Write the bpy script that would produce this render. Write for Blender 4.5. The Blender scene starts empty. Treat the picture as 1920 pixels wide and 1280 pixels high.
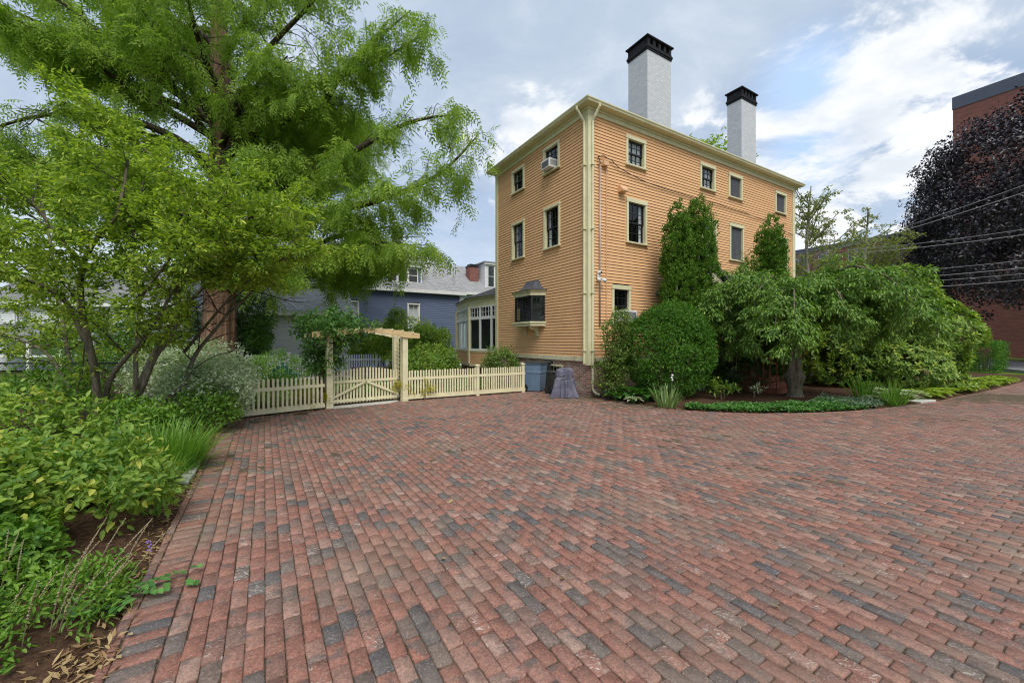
import bpy, math, random
import numpy as np
from mathutils import Vector, Matrix

S = bpy.context.scene
COL = S.collection
R = math.radians

# ------------------------------------------------------------------ camera, sky, sun, exposure
cam = bpy.data.cameras.new("camera")
cam.sensor_width = 36.0
cam.lens = 766.0 / 1920.0 * 36.0
cam.clip_start = 0.05
cam.clip_end = 3000.0
cam_o = bpy.data.objects.new("camera", cam)
COL.objects.link(cam_o)
cam_o.location = (0, 0, 1.7)
cam_o.rotation_euler = (R(90), 0, 0)
S.camera = cam_o

SUN_ELEV, SUN_AZ = 55.0, 168.0      # azimuth: clockwise from +Y (the view direction)
S.view_settings.view_transform = 'Standard'
S.view_settings.look = 'None'
S.view_settings.gamma = 1.0
S.view_settings.use_curve_mapping = False
S.view_settings.exposure = 0.88
S.render.engine = 'CYCLES'
S.cycles.max_bounces = 8
S.cycles.diffuse_bounces = 3
S.cycles.glossy_bounces = 3
S.cycles.transmission_bounces = 4
S.cycles.transparent_max_bounces = 8
S.cycles.use_denoising = True
S.cycles.filter_width = 1.1


class NT:
    """small helper for node trees"""
    def __init__(self, tree):
        self.t = tree
        self.n = tree.nodes
        self.n.clear()

    def new(self, typ, ins=None, **props):
        nd = self.n.new(typ)
        for k, v in props.items():
            setattr(nd, k, v)
        for k, v in (ins or {}).items():
            self.set(nd, k, v)
        return nd

    def set(self, nd, k, v):
        sock = nd.inputs[k]
        if hasattr(v, 'node'):
            self.t.links.new(v, sock)
        elif isinstance(v, bpy.types.Node):
            self.t.links.new(v.outputs[0], sock)
        else:
            if sock.type == 'RGBA' and len(v) == 3:
                v = (*v, 1.0)
            sock.default_value = v

    def math(self, op, a, b=0.0, c=None, clamp=False):
        d = {0: a, 1: b}
        if c is not None:
            d[2] = c
        return self.new('ShaderNodeMath', d, operation=op, use_clamp=clamp).outputs[0]

    def vmath(self, op, a, b=(0, 0, 0)):
        nd = self.new('ShaderNodeVectorMath', {0: a, 1: b}, operation=op)
        return nd.outputs['Value'] if op in ('DOT_PRODUCT', 'LENGTH', 'DISTANCE') else nd.outputs[0]

    def mix(self, f, a, b, blend='MIX'):
        nd = self.new('ShaderNodeMix', data_type='RGBA', blend_type=blend)
        self.set(nd, 0, f)
        self.set(nd, 6, a)
        self.set(nd, 7, b)
        return nd.outputs[2]

    def step(self, x, lo, hi, a=0.0, b=1.0):
        return self.new('ShaderNodeMapRange', {0: x, 1: lo, 2: hi, 3: a, 4: b}, interpolation_type='SMOOTHSTEP').outputs[0]

    def noise(self, vec, scale, detail=4.0, rough=0.55, dist=0.0):
        return self.new('ShaderNodeTexNoise', {'Vector': vec, 'Scale': scale, 'Detail': detail, 'Roughness': rough, 'Distortion': dist}).outputs[0]

    def ramp(self, x, stops, interp='LINEAR'):
        nd = self.new('ShaderNodeValToRGB', {0: x})
        cr = nd.color_ramp
        cr.interpolation = interp
        while len(cr.elements) < len(stops):
            cr.elements.new(0.5)
        for e, (p, c) in zip(cr.elements, stops):
            e.position = p
            e.color = (*c, 1.0) if len(c) == 3 else c
        return nd.outputs[0]


world = bpy.data.worlds.new("World")
S.world = world
world.use_nodes = True
w = NT(world.node_tree)
tc = w.new('ShaderNodeTexCoord').outputs['Generated']
dirn = w.vmath('NORMALIZE', tc)
sky = w.new('ShaderNodeTexSky', sky_type='NISHITA', sun_disc=False, sun_elevation=R(SUN_ELEV), sun_rotation=R(SUN_AZ),
            altitude=0.0, air_density=1.0, dust_density=1.6, ozone_density=1.0).outputs[0]
sep = w.new('ShaderNodeSeparateXYZ', {0: dirn})
zz = w.math('ADD', w.math('MAXIMUM', sep.outputs[2], 0.0), 0.22)
pl = w.new('ShaderNodeCombineXYZ', {0: w.math('DIVIDE', sep.outputs[0], zz), 1: w.math('DIVIDE', sep.outputs[1], zz), 2: 0.3}).outputs[0]
big = w.noise(pl, 1.15, 6.0, 0.55, 0.35)
fine = w.noise(w.vmath('ADD', pl, (7.3, 2.1, 0.0)), 3.1, 10.0, 0.62, 0.35)


def blob(d, r0, r1):
    d = Vector(d).normalized()
    return w.step(w.vmath('DISTANCE', dirn, tuple(d)), r0, r1, 1.0, 0.0)


# high thin veil, blue-grey, over most of the sky
veil_f = w.step(big, 0.30, 0.62, 0.30, 0.93)
veil_c = w.mix(w.step(fine, 0.35, 0.7), (4.0, 4.75, 5.7), (5.3, 5.9, 6.6))
c1 = w.mix(veil_f, w.mix(0.35, sky, (3.2, 4.6, 7.2)), veil_c)
# bright cumulus, gathered where the real sky carries it
cover = w.math('MAXIMUM', w.math('MAXIMUM', blob((0.80, 1, 0.40), 0.10, 0.62), w.math('MULTIPLY', blob((0.07, 1, 0.55), 0.02, 0.30), 0.74)),
               w.math('MAXIMUM', w.math('MULTIPLY', blob((-0.05, 1, 0.40), 0.02, 0.22), 0.72), w.math('MULTIPLY', blob((1.1, 1, 0.75), 0.1, 0.5), 0.75)))
thr = w.math('SUBTRACT', 0.86, w.math('MULTIPLY', cover, 0.44))
cum = w.step(w.math('SUBTRACT', fine, thr), -0.05, 0.075)
gap = w.math('MAXIMUM', blob((0.72, 1, 0.63), 0.01, 0.12), blob((0.72, 1, 0.46), 0.01, 0.11))
cum = w.math('MULTIPLY', cum, w.math('SUBTRACT', 1.0, w.math('MULTIPLY', gap, w.step(fine, 0.62, 0.45))))
puff = w.noise(w.vmath('ADD', pl, (1.0, 9.0, 0.0)), 5.0, 7.0, 0.6)
cum_c = w.mix(w.step(puff, 0.32, 0.62), (5.9, 6.3, 6.8), (7.6, 7.7, 7.85))
c1 = w.mix(w.math('MULTIPLY', gap, 0.75), c1, (3.9, 5.6, 8.4))
c2 = w.mix(w.math('MULTIPLY', cum, 0.94), c1, cum_c)
# hazy brightening low down
c3 = w.mix(w.step(sep.outputs[2], 0.0, 0.35, 0.45, 0.0), c2, (6.2, 6.7, 7.2))
bg = w.new('ShaderNodeBackground', {'Color': c3, 'Strength': 0.076})
w.new('ShaderNodeOutputWorld', {'Surface': bg.outputs[0]})

sun = bpy.data.lights.new("sun", 'SUN')
sun.energy = 1.75
sun.angle = R(34)
sun.color = (1.0, 0.95, 0.86)
sun_o = bpy.data.objects.new("sun", sun)
COL.objects.link(sun_o)
sv = Vector((math.sin(R(SUN_AZ)) * math.cos(R(SUN_ELEV)), math.cos(R(SUN_AZ)) * math.cos(R(SUN_ELEV)), math.sin(R(SUN_ELEV))))
sun_o.rotation_euler = sv.to_track_quat('Z', 'Y').to_euler()
sun_o.location = sv * 60


# ------------------------------------------------------------------ object helpers
def tag(o, label=None, cat=None, group=None, kind=None):
    if label: o['label'] = label
    if cat: o['category'] = cat
    if group: o['group'] = group
    if kind: o['kind'] = kind
    return o


def empty(name, loc=(0, 0, 0), rz=0.0, parent=None):
    o = bpy.data.objects.new(name, None)
    o.empty_display_size = 0.2
    COL.objects.link(o)
    o.location = loc
    o.rotation_euler = (0, 0, rz)
    if parent is not None: o.parent = parent
    return o


def thing(name, label, cat, loc=(0, 0, 0), rz=0.0, group=None):
    return tag(empty(name, loc, rz), label, cat, group)


def copy_thing(src, loc, rz=0.0, label=None, scale=1.0):
    c = src.copy()
    COL.objects.link(c)
    c.location = loc
    c.rotation_euler = (0, 0, rz)
    c.scale = (scale, scale, scale)
    if label: c['label'] = label
    for ch in list(src.children):
        k = ch.copy(); COL.objects.link(k); k.parent = c
        for g in list(ch.children):
            q = g.copy(); COL.objects.link(q); q.parent = k
    return c


def link_mesh(name, me, mat, parent=None, smooth=False, loc=(0, 0, 0), rz=0.0):
    o = bpy.data.objects.new(name, me)
    COL.objects.link(o)
    if mat is not None: me.materials.append(mat)
    if parent is not None: o.parent = parent
    o.location = loc
    o.rotation_euler = (0, 0, rz)
    if smooth:
        me.polygons.foreach_set('use_smooth', [True] * len(me.polygons))
    return o


class MB:
    def __init__(self):
        self.v, self.f = [], []

    def add(self, vs, fs):
        b = len(self.v)
        self.v += [tuple(p) for p in vs]
        self.f += [tuple(i + b for i in f) for f in fs]
        return self

    def box(self, x0, x1, y0, y1, z0, z1, M=None):
        vs = [(x, y, z) for z in (z0, z1) for y in (y0, y1) for x in (x0, x1)]
        if M is not None: vs = [M @ Vector(p) for p in vs]
        return self.add(vs, [(0, 2, 3, 1), (4, 5, 7, 6), (0, 1, 5, 4), (2, 6, 7, 3), (0, 4, 6, 2), (1, 3, 7, 5)])

    def bar(self, a, b, wd, ht, up=(0, 0, 1)):
        a, b = Vector(a), Vector(b)
        d = b - a
        L = d.length
        d.normalize()
        s = d.cross(Vector(up))
        if s.length < 1e-4: s = d.cross(Vector((0, 1, 0)))
        s.normalize()
        u = s.cross(d)
        M = Matrix(((d.x, s.x, u.x, a.x), (d.y, s.y, u.y, a.y), (d.z, s.z, u.z, a.z), (0, 0, 0, 1)))
        return self.box(0, L, -wd / 2, wd / 2, -ht / 2, ht / 2, M)

    def prism(self, poly, lo, hi, axis='z'):
        """polygon (list of 2-tuples) extruded along an axis; for 'y' poly=(x,z), for 'x' poly=(y,z)"""
        n = len(poly)
        def P(p, h):
            return {'z': (p[0], p[1], h), 'y': (p[0], h, p[1]), 'x': (h, p[0], p[1])}[axis]
        vs = [P(p, lo) for p in poly] + [P(p, hi) for p in poly]
        fs = [tuple(range(n))[::-1], tuple(range(n, 2 * n))] + [(i, (i + 1) % n, n + (i + 1) % n, n + i) for i in range(n)]
        return self.add(vs, fs)

    def tube(self, pts, rad, n=8, cap=True):
        pts = [Vector(p) for p in pts]
        if not hasattr(rad, '__len__'): rad = [rad] * len(pts)
        ref = None
        b = len(self.v)
        for i, p in enumerate(pts):
            d = (pts[min(i + 1, len(pts) - 1)] - pts[max(i - 1, 0)])
            if d.length < 1e-9: d = Vector((0, 0, 1))
            d.normalize()
            if ref is None:
                ref = d.cross(Vector((0.31, 0.17, 1)) if abs(d.z) < 0.95 else Vector((1, 0.2, 0)))
            s = (ref - d * ref.dot(d))
            if s.length < 1e-6: s = d.orthogonal()
            s.normalize(); ref = s
            u = d.cross(s)
            for k in range(n):
                a = 2 * math.pi * k / n
                self.v.append(tuple(p + (s * math.cos(a) + u * math.sin(a)) * rad[i]))
        for i in range(len(pts) - 1):
            for k in range(n):
                a = b + i * n + k; c = b + i * n + (k + 1) % n
                self.f.append((a, c, c + n, a + n))
        if cap:
            self.f.append(tuple(b + k for k in range(n))[::-1])
            e = b + (len(pts) - 1) * n
            self.f.append(tuple(e + k for k in range(n)))
        return self

    def lathe(self, prof, n=20, c=(0, 0, 0), wob=None):
        b = len(self.v)
        for (r, z) in prof:
            for k in range(n):
                a = 2 * math.pi * k / n
                q = r * (wob(a, z) if wob else 1.0)
                self.v.append((c[0] + q * math.cos(a), c[1] + q * math.sin(a), c[2] + z))
        for i in range(len(prof) - 1):
            for k in range(n):
                a = b + i * n + k; d = b + i * n + (k + 1) % n
                self.f.append((a, d, d + n, a + n))
        self.f.append(tuple(b + k for k in range(n))[::-1])
        e = b + (len(prof) - 1) * n
        self.f.append(tuple(e + k for k in range(n)))
        return self

    def build(self, name, mat, parent=None, smooth=False, bevel=0.0, loc=(0, 0, 0), rz=0.0):
        me = bpy.data.meshes.new(name)
        me.from_pydata(self.v, [], self.f)
        me.update()
        o = link_mesh(name, me, mat, parent, smooth, loc, rz)
        if bevel:
            m = o.modifiers.new('bevel', 'BEVEL')
            m.width = bevel; m.segments = 2; m.limit_method = 'ANGLE'
        return o


def np_mesh(name, V, F, attrs=None):
    """V (n,3); F list of arrays (m,k) of equal-size polygons; attrs {name: (n,) float}"""
    me = bpy.data.meshes.new(name)
    me.vertices.add(len(V))
    me.vertices.foreach_set('co', np.ascontiguousarray(V, dtype=np.float32).ravel())
    loops = np.concatenate([f.ravel() for f in F]).astype(np.int32)
    sizes = np.concatenate([np.full(len(f), f.shape[1]) for f in F]).astype(np.int32)
    starts = np.concatenate([[0], np.cumsum(sizes)[:-1]]).astype(np.int32)
    me.loops.add(len(loops))
    me.loops.foreach_set('vertex_index', loops)
    me.polygons.add(len(sizes))
    me.polygons.foreach_set('loop_start', starts)
    for k, a in (attrs or {}).items():
        at = me.attributes.new(k, 'FLOAT', 'POINT')
        at.data.foreach_set('value', np.ascontiguousarray(a, dtype=np.float32))
    me.update(calc_edges=True)
    me.validate()
    return me


# ------------------------------------------------------------------ materials
def new_mat(name):
    m = bpy.data.materials.new(name)
    m.use_nodes = True
    return m, NT(m.node_tree)


def finish(t, bsdf):
    t.new('ShaderNodeOutputMaterial', {'Surface': bsdf.outputs[0]})


def m_plain(name, col, rough=0.55, var=0.12, scale=3.0, bump=0.0, bscale=60.0, spec=0.4, metal=0.0, dirt=None, dirt_amt=0.3, stretch=(1, 1, 1)):
    m, t = new_mat(name)
    pos = t.new('ShaderNodeTexCoord').outputs['Object']
    p2 = t.vmath('MULTIPLY', pos, stretch)
    n1 = t.noise(p2, scale, 5.0, 0.6)
    lo = tuple(c * (1 - var) for c in col); hi = tuple(min(1, c * (1 + var)) for c in col)
    c = t.mix(t.step(n1, 0.3, 0.7), lo, hi)
    if dirt is not None:
        n2 = t.noise(t.vmath('ADD', p2, (3.3, 1.7, 9.1)), scale * 2.3, 8.0, 0.7)
        c = t.mix(t.math('MULTIPLY', t.step(n2, 0.52, 0.72), dirt_amt), c, dirt)
    b = t.new('ShaderNodeBsdfPrincipled', {'Base Color': c, 'Roughness': rough, 'Metallic': metal, 'Specular IOR Level': spec})
    if bump:
        nb = t.noise(p2, bscale, 4.0, 0.6)
        t.set(b, 'Normal', t.new('ShaderNodeBump', {'Height': nb, 'Strength': bump, 'Distance': 0.02}).outputs[0])
    finish(t, b)
    return m


def m_leaf(name, ca, cb, trans=0.35, rough=0.45, spec=0.3, cc=None, amt=0.1, tcol=None):
    """leaf: colour runs from ca to cb with the leaf's own tint; cc is an odd colour carried by a few leaves"""
    m, t = new_mat(name)
    at = t.new('ShaderNodeAttribute', attribute_name='tint').outputs['Fac']
    c = t.mix(at, ca, cb)
    if cc is not None:
        c = t.mix(t.math('GREATER_THAN', at, 1.0 - amt), c, cc)
    b = t.new('ShaderNodeBsdfPrincipled', {'Base Color': c, 'Roughness': rough, 'Specular IOR Level': spec})
    tc_ = t.mix(1.0, c, tcol or (1.25, 1.35, 0.55), 'MULTIPLY')
    tr = t.new('ShaderNodeBsdfTranslucent', {'Color': tc_})
    mx = t.new('ShaderNodeMixShader', {0: trans, 1: b.outputs[0], 2: tr.outputs[0]})
    finish(t, mx)
    return m


def m_bark(name, ca, cb, scale=8.0, stretch=(1, 1, 0.18), bump=0.6):
    m, t = new_mat(name)
    pos = t.vmath('MULTIPLY', t.new('ShaderNodeTexCoord').outputs['Object'], stretch)
    n = t.noise(pos, scale, 8.0, 0.65, 0.6)
    c = t.mix(t.step(n, 0.32, 0.68), ca, cb)
    b = t.new('ShaderNodeBsdfPrincipled', {'Base Color': c, 'Roughness': 0.9, 'Specular IOR Level': 0.15})
    t.set(b, 'Normal', t.new('ShaderNodeBump', {'Height': n, 'Strength': bump, 'Distance': 0.03}).outputs[0])
    finish(t, b)
    return m


def m_masonry(name, bricks, mortar, bw=0.21, bh=0.07, rot='auto', rough=0.85, bump=0.5, mort=0.012, stain=None, squash=1.0):
    """brick wall laid by the object's own x (or y) and z"""
    m, t = new_mat(name)
    tcn = t.new('ShaderNodeTexCoord').outputs['Object']
    sx = t.new('ShaderNodeSeparateXYZ', {0: tcn})
    nrm = t.new('ShaderNodeSeparateXYZ', {0: t.new('ShaderNodeVectorTransform', {0: t.new('ShaderNodeNewGeometry').outputs['Normal']}, vector_type='NORMAL', convert_from='WORLD', convert_to='OBJECT').outputs[0]})
    side = t.math('GREATER_THAN', t.math('ABSOLUTE', nrm.outputs[0]), 0.7)
    u = t.math('ADD', t.math('MULTIPLY', sx.outputs[0], t.math('SUBTRACT', 1.0, side)), t.math('MULTIPLY', sx.outputs[1], side))
    uv = t.new('ShaderNodeCombineXYZ', {0: u, 1: sx.outputs[2], 2: 0.0}).outputs[0]
    br = t.new('ShaderNodeTexBrick', {'Vector': uv, 'Color1': (0, 0, 0, 1), 'Color2': (1, 1, 1, 1), 'Mortar': (0.5, 0.5, 0.5, 1), 'Scale': 1.0,
                                     'Mortar Size': mort, 'Mortar Smooth': 0.3, 'Bias': 0.0, 'Brick Width': bw, 'Row Height': bh})
    c = t.ramp(br.outputs[0], bricks)
    n = t.noise(tcn, 9.0, 6.0, 0.65)
    c = t.mix(t.step(n, 0.35, 0.75, 0.0, 0.35), c, t.mix(1.0, c, (0.55, 0.5, 0.5), 'MULTIPLY'))
    c = t.mix(br.outputs[1], c, mortar)
    if stain is not None:
        n3 = t.noise(tcn, 2.2, 7.0, 0.7)
        c = t.mix(t.step(n3, 0.5, 0.66, 0.0, 0.85), c, stain)
    b = t.new('ShaderNodeBsdfPrincipled', {'Base Color': c, 'Roughness': rough, 'Specular IOR Level': 0.2})
    hgt = t.math('SUBTRACT', t.math('MULTIPLY', n, 0.3), br.outputs[1])
    t.set(b, 'Normal', t.new('ShaderNodeBump', {'Height': hgt, 'Strength': bump, 'Distance': 0.012}).outputs[0])
    finish(t, b)
    return m


def m_clap(name, col, gap=None):
    """painted clapboard or shingle; slight fading from board to board"""
    m, t = new_mat(name)
    pos = t.new('ShaderNodeTexCoord').outputs['Object']
    s = t.new('ShaderNodeSeparateXYZ', {0: pos})
    bd = t.math('FLOOR', t.math('DIVIDE', s.outputs[2], 0.1))
    al = t.math('FLOOR', t.math('DIVIDE', t.math('ADD', t.math('ADD', s.outputs[0], s.outputs[1]), t.math('MULTIPLY', bd, 1.37)), 3.1))
    wn = t.new('ShaderNodeTexWhiteNoise', {'Vector': t.new('ShaderNodeCombineXYZ', {0: bd, 1: al, 2: 0.0}).outputs[0]}, noise_dimensions='3D').outputs[0]
    n = t.noise(t.vmath('MULTIPLY', pos, (1, 1, 0.4)), 1.3, 6.0, 0.65)
    v = t.math('ADD', t.math('MULTIPLY', wn, 0.22), t.math('MULTIPLY', n, 0.22))
    c = t.mix(t.math('MULTIPLY', v, 1.0, clamp=True), tuple(x * 1.13 for x in col), tuple(x * 0.62 for x in col))
    b = t.new('ShaderNodeBsdfPrincipled', {'Base Color': c, 'Roughness': 0.6, 'Specular IOR Level': 0.25})
    g = t.noise(t.vmath('MULTIPLY', pos, (0.5, 0.5, 7.0)), 40.0, 3.0, 0.6)
    t.set(b, 'Normal', t.new('ShaderNodeBump', {'Height': g, 'Strength': 0.12, 'Distance': 0.01}).outputs[0])
    finish(t, b)
    return m


def m_glass(name, tint=(0.84, 0.88, 0.9)):
    m, t = new_mat(name)
    ge = t.new('ShaderNodeNewGeometry')
    co = t.math('ABSOLUTE', t.vmath('DOT_PRODUCT', ge.outputs['Incoming'], ge.outputs['Normal']))
    fr = t.math('ADD', 0.055, t.math('MULTIPLY', 0.90, t.math('POWER', t.math('SUBTRACT', 1.0, co, clamp=True), 5.0)))
    tr = t.new('ShaderNodeBsdfTransparent', {'Color': (*tint, 1)})
    nz = t.noise(t.new('ShaderNodeTexCoord').outputs['Object'], 2.4, 2.0, 0.5)
    bp = t.new('ShaderNodeBump', {'Height': nz, 'Strength': 0.06, 'Distance': 0.1}).outputs[0]
    gl = t.new('ShaderNodeBsdfGlossy', {'Color': (0.9, 0.93, 0.95, 1), 'Roughness': 0.03, 'Normal': bp})
    finish(t, t.new('ShaderNodeMixShader', {0: fr, 1: tr.outputs[0], 2: gl.outputs[0]}))
    return m


M = {}
M['cream'] = m_plain('cream paint', (0.66, 0.62, 0.40), 0.55, 0.06, 2.0, 0.05, dirt=(0.36, 0.33, 0.2), dirt_amt=0.25)
M['cream_old'] = m_plain('peeling cream paint', (0.64, 0.60, 0.40), 0.7, 0.08, 4.0, 0.1, dirt=(0.06, 0.055, 0.05), dirt_amt=0.9)
M['fence'] = m_plain('cream fence paint', (0.72, 0.66, 0.43), 0.6, 0.08, 3.0, 0.08, dirt=(0.35, 0.31, 0.18), dirt_amt=0.45)
M['wood'] = m_plain('new timber', (0.62, 0.46, 0.24), 0.7, 0.12, 3.0, 0.15, stretch=(1, 1, 6))
M['peach'] = m_clap('peach clapboard paint', (0.71, 0.42, 0.215))
M['black'] = m_plain('black sash paint', (0.016, 0.017, 0.018), 0.4, 0.2)
M['dark_in'] = m_plain('dark interior', (0.03, 0.032, 0.034), 0.9, 0.3, 1.5)  # near-black colour stands in for the dimness inside the rooms
M['curtain'] = m_plain('curtain cloth', (0.78, 0.77, 0.74), 0.9, 0.08, 6.0, stretch=(8, 8, 0.3))
M['glass'] = m_glass('window glass')
M['roof'] = m_masonry('dark roof shingles', [(0, (0.075, 0.078, 0.082)), (1, (0.12, 0.12, 0.125))], (0.05, 0.05, 0.052), 0.3, 0.12, bump=0.3)
M['flash'] = m_plain('dark slate roof', (0.07, 0.072, 0.082), 0.6, 0.25, 8.0, 0.2)
M['fbrick'] = m_masonry('old foundation brick', [(0, (0.22, 0.11, 0.085)), (0.5, (0.40, 0.17, 0.115)), (1, (0.50, 0.30, 0.23))], (0.50, 0.44, 0.38), 0.21, 0.068, stain=(0.5, 0.45, 0.4))
M['wbrick'] = m_masonry('white painted brick', [(0, (0.55, 0.57, 0.59)), (1, (0.66, 0.67, 0.68))], (0.47, 0.49, 0.52), 0.21, 0.07, bump=0.45, mort=0.010)
M['white'] = m_plain('white paint', (0.72, 0.73, 0.72), 0.5, 0.05, 3.0, dirt=(0.4, 0.4, 0.38), dirt_amt=0.25)
M['screen'] = m_plain('insect screen mesh', (0.085, 0.09, 0.10), 0.8, 0.1)
M['metal_grey'] = m_plain('grey metal', (0.35, 0.36, 0.37), 0.45, 0.1, metal=0.5)
M['peach_pipe'] = m_plain('peach painted pipe', (0.70, 0.43, 0.24), 0.5, 0.05)
M['blkcable'] = m_plain('black cable', (0.02, 0.02, 0.022), 0.6, 0.1)
# ------------------------------------------------------------------ site frame: x along the long front of the house, y into its depth
TH = R(31.172)
HX, HY = 2.39, 12.77
CT, ST = math.cos(TH), math.sin(TH)


def wl(t1, t2, z=0.0):
    """site frame -> world"""
    return (HX + CT * t1 - ST * t2, HY + ST * t1 + CT * t2, z)


def lw(x, y):
    dx, dy = x - HX, y - HY
    return (dx * CT + dy * ST, -dx * ST + dy * CT)


def inside(poly, x, y):
    x = np.asarray(x); y = np.asarray(y)
    r = np.zeros(x.shape, bool)
    n = len(poly)
    for i in range(n):
        x0, y0 = poly[i]; x1, y1 = poly[(i + 1) % n]
        if y0 == y1: continue
        c = ((y0 > y) != (y1 > y)) & (x < (x1 - x0) * (y - y0) / (y1 - y0) + x0)
        r ^= c
    return r


def smooth_noise(x, y, seed, scale):
    """cheap value noise in numpy"""
    rg = np.random.default_rng(seed)
    T = rg.random((64, 64))
    u, v = np.asarray(x) / scale, np.asarray(y) / scale
    iu, iv = np.floor(u).astype(int), np.floor(v).astype(int)
    fu, fv = u - iu, v - iv
    fu = fu * fu * (3 - 2 * fu); fv = fv * fv * (3 - 2 * fv)
    g = lambda a, b: T[a % 64, b % 64]
    return (g(iu, iv) * (1 - fu) + g(iu + 1, iv) * fu) * (1 - fv) + (g(iu, iv + 1) * (1 - fu) + g(iu + 1, iv + 1) * fu) * fv


# ------------------------------------------------------------------ ground
def sheet(name, poly, z, mat, res=None, amp=0.0, seed=0, edge=0.0, kind='structure'):
    """ground sheet filling a polygon; with res it is a grid with a lightly uneven surface"""
    if res is None:
        me = bpy.data.meshes.new(name)
        me.from_pydata([(x, y, z) for x, y in poly], [], [tuple(range(len(poly)))])
    else:
        P = np.array(poly)
        lo, hi = P.min(0), P.max(0)
        nx, ny = int((hi[0] - lo[0]) / res) + 2, int((hi[1] - lo[1]) / res) + 2
        X, Y = np.meshgrid(lo[0] + np.arange(nx) * res, lo[1] + np.arange(ny) * res)
        ins = inside(poly, X, Y)
        d = np.full(X.shape, 9.0)
        for i in range(len(poly)):
            a, b = P[i], P[(i + 1) % len(poly)]
            ab = b - a
            t = np.clip(((X - a[0]) * ab[0] + (Y - a[1]) * ab[1]) / (ab @ ab + 1e-9), 0, 1)
            d = np.minimum(d, np.hypot(X - a[0] - t * ab[0], Y - a[1] - t * ab[1]))
        Z = z + amp * (smooth_noise(X, Y, seed, 0.9) * 0.6 + smooth_noise(X, Y, seed + 1, 0.23) * 0.4) * np.clip(d / 0.25, 0, 1) + edge * np.clip(d / 0.8, 0, 1)
        V = np.stack([X, Y, Z], -1).reshape(-1, 3)
        idx = np.arange(nx * ny).reshape(ny, nx)
        F = np.stack([idx[:-1, :-1], idx[:-1, 1:], idx[1:, 1:], idx[1:, :-1]], -1).reshape(-1, 4)
        keep = ins.reshape(-1)[F].any(1)
        me = np_mesh(name, V, [F[keep]])
    o = link_mesh(name, me, mat, smooth=res is not None)
    return tag(o, kind=kind)


M['lawn'] = m_plain('lawn', (0.11, 0.15, 0.03), 0.95, 0.45, 0.9, 0.8, 90.0, 0.1, dirt=(0.16, 0.15, 0.06), dirt_amt=0.5)
M['mulch'] = m_plain('bark mulch', (0.085, 0.048, 0.03), 0.95, 0.5, 22.0, 1.0, 70.0, 0.1, dirt=(0.20, 0.135, 0.085), dirt_amt=0.6)
M['asphalt'] = m_plain('asphalt', (0.16, 0.16, 0.165), 0.9, 0.15, 2.0, 0.3, 150.0)
M['joint'] = m_plain('sandy joint', (0.15, 0.115, 0.08), 0.95, 0.5, 30.0, 0.8, 300.0, 0.1, dirt=(0.075, 0.072, 0.04), dirt_amt=0.75)
M['stone'] = m_plain('pale stone', (0.48, 0.47, 0.43), 0.85, 0.2, 7.0, 0.4, 60.0, dirt=(0.2, 0.19, 0.15), dirt_amt=0.5)
M['granite'] = m_plain('granite kerb', (0.38, 0.38, 0.37), 0.85, 0.15, 12.0, 0.3, 80.0)

BED = [(2.40, 12.72), (2.95, 11.75), (3.45, 10.75), (4.05, 10.12), (4.85, 9.78), (5.8, 9.58), (6.9, 9.62), (8.0, 9.85), (9.2, 10.24), (10.6, 10.85), (12.2, 11.65),
       (14.0, 12.7), (15.9, 13.75), (18.5, 15.3), (21.5, 17.1), (25.5, 19.6)]
LE = -9.40                                                   # left edge of the paving in the site frame
w2 = lambda a, b: wl(a, b)[:2]
PAVE = [w2(LE, -13.5), w2(LE, 1.12), w2(-7.3, 1.60), w2(-5.25, 1.98), w2(-0.01, 2.0)] + BED + [(27.5, 21.0), (33, 18), (30, 4), (20, -2.5), (4, -4)]
sheet('ground', [(-400, -60), (400, -60), (400, 700), (-400, 700)], -0.075, M['lawn'])
sheet('paving_base', PAVE, -0.006, M['joint'])
LBED = [w2(LE + 0.01, 1.35), w2(LE + 0.01, -13.5), w2(-17, -13.5), w2(-17, 3.2), w2(-9.6, 3.2)]
sheet('flower_bed_soil', LBED, -0.02, M['mulch'], 0.07, 0.05, 3, 0.06)
RBED = BED + [wl(24.5, 0.2)[:2], w2(0.0, 0.0)]
sheet('shrub_bed_soil', RBED, -0.02, M['mulch'], 0.09, 0.05, 8, 0.05)
GARD = [w2(-9.6, 3.2), w2(-9.3, 1.2), w2(-7.3, 1.65), w2(-5.25, 2.02), w2(0, 2.03), w2(0, 5.9), w2(6, 14), w2(-14, 14), w2(-17, 3.2)]
sheet('garden_ground', GARD, -0.022, M['mulch'], 0.4, 0.04, 5, 0.0)
# street at the far right, with its kerbs and the grass strip
RD = [(27.8, 21.2), (33.5, 18.2), (50, 45), (90, 120), (80, 125), (42, 48)]
sheet('street', RD, -0.03, M['asphalt'])
mb = MB()
mb.bar((42, 48, 0.02), (27.8, 21.3, 0.02), 0.16, 0.18)
tag(mb.build('kerb', M['granite'], bevel=0.02), kind='structure')

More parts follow.
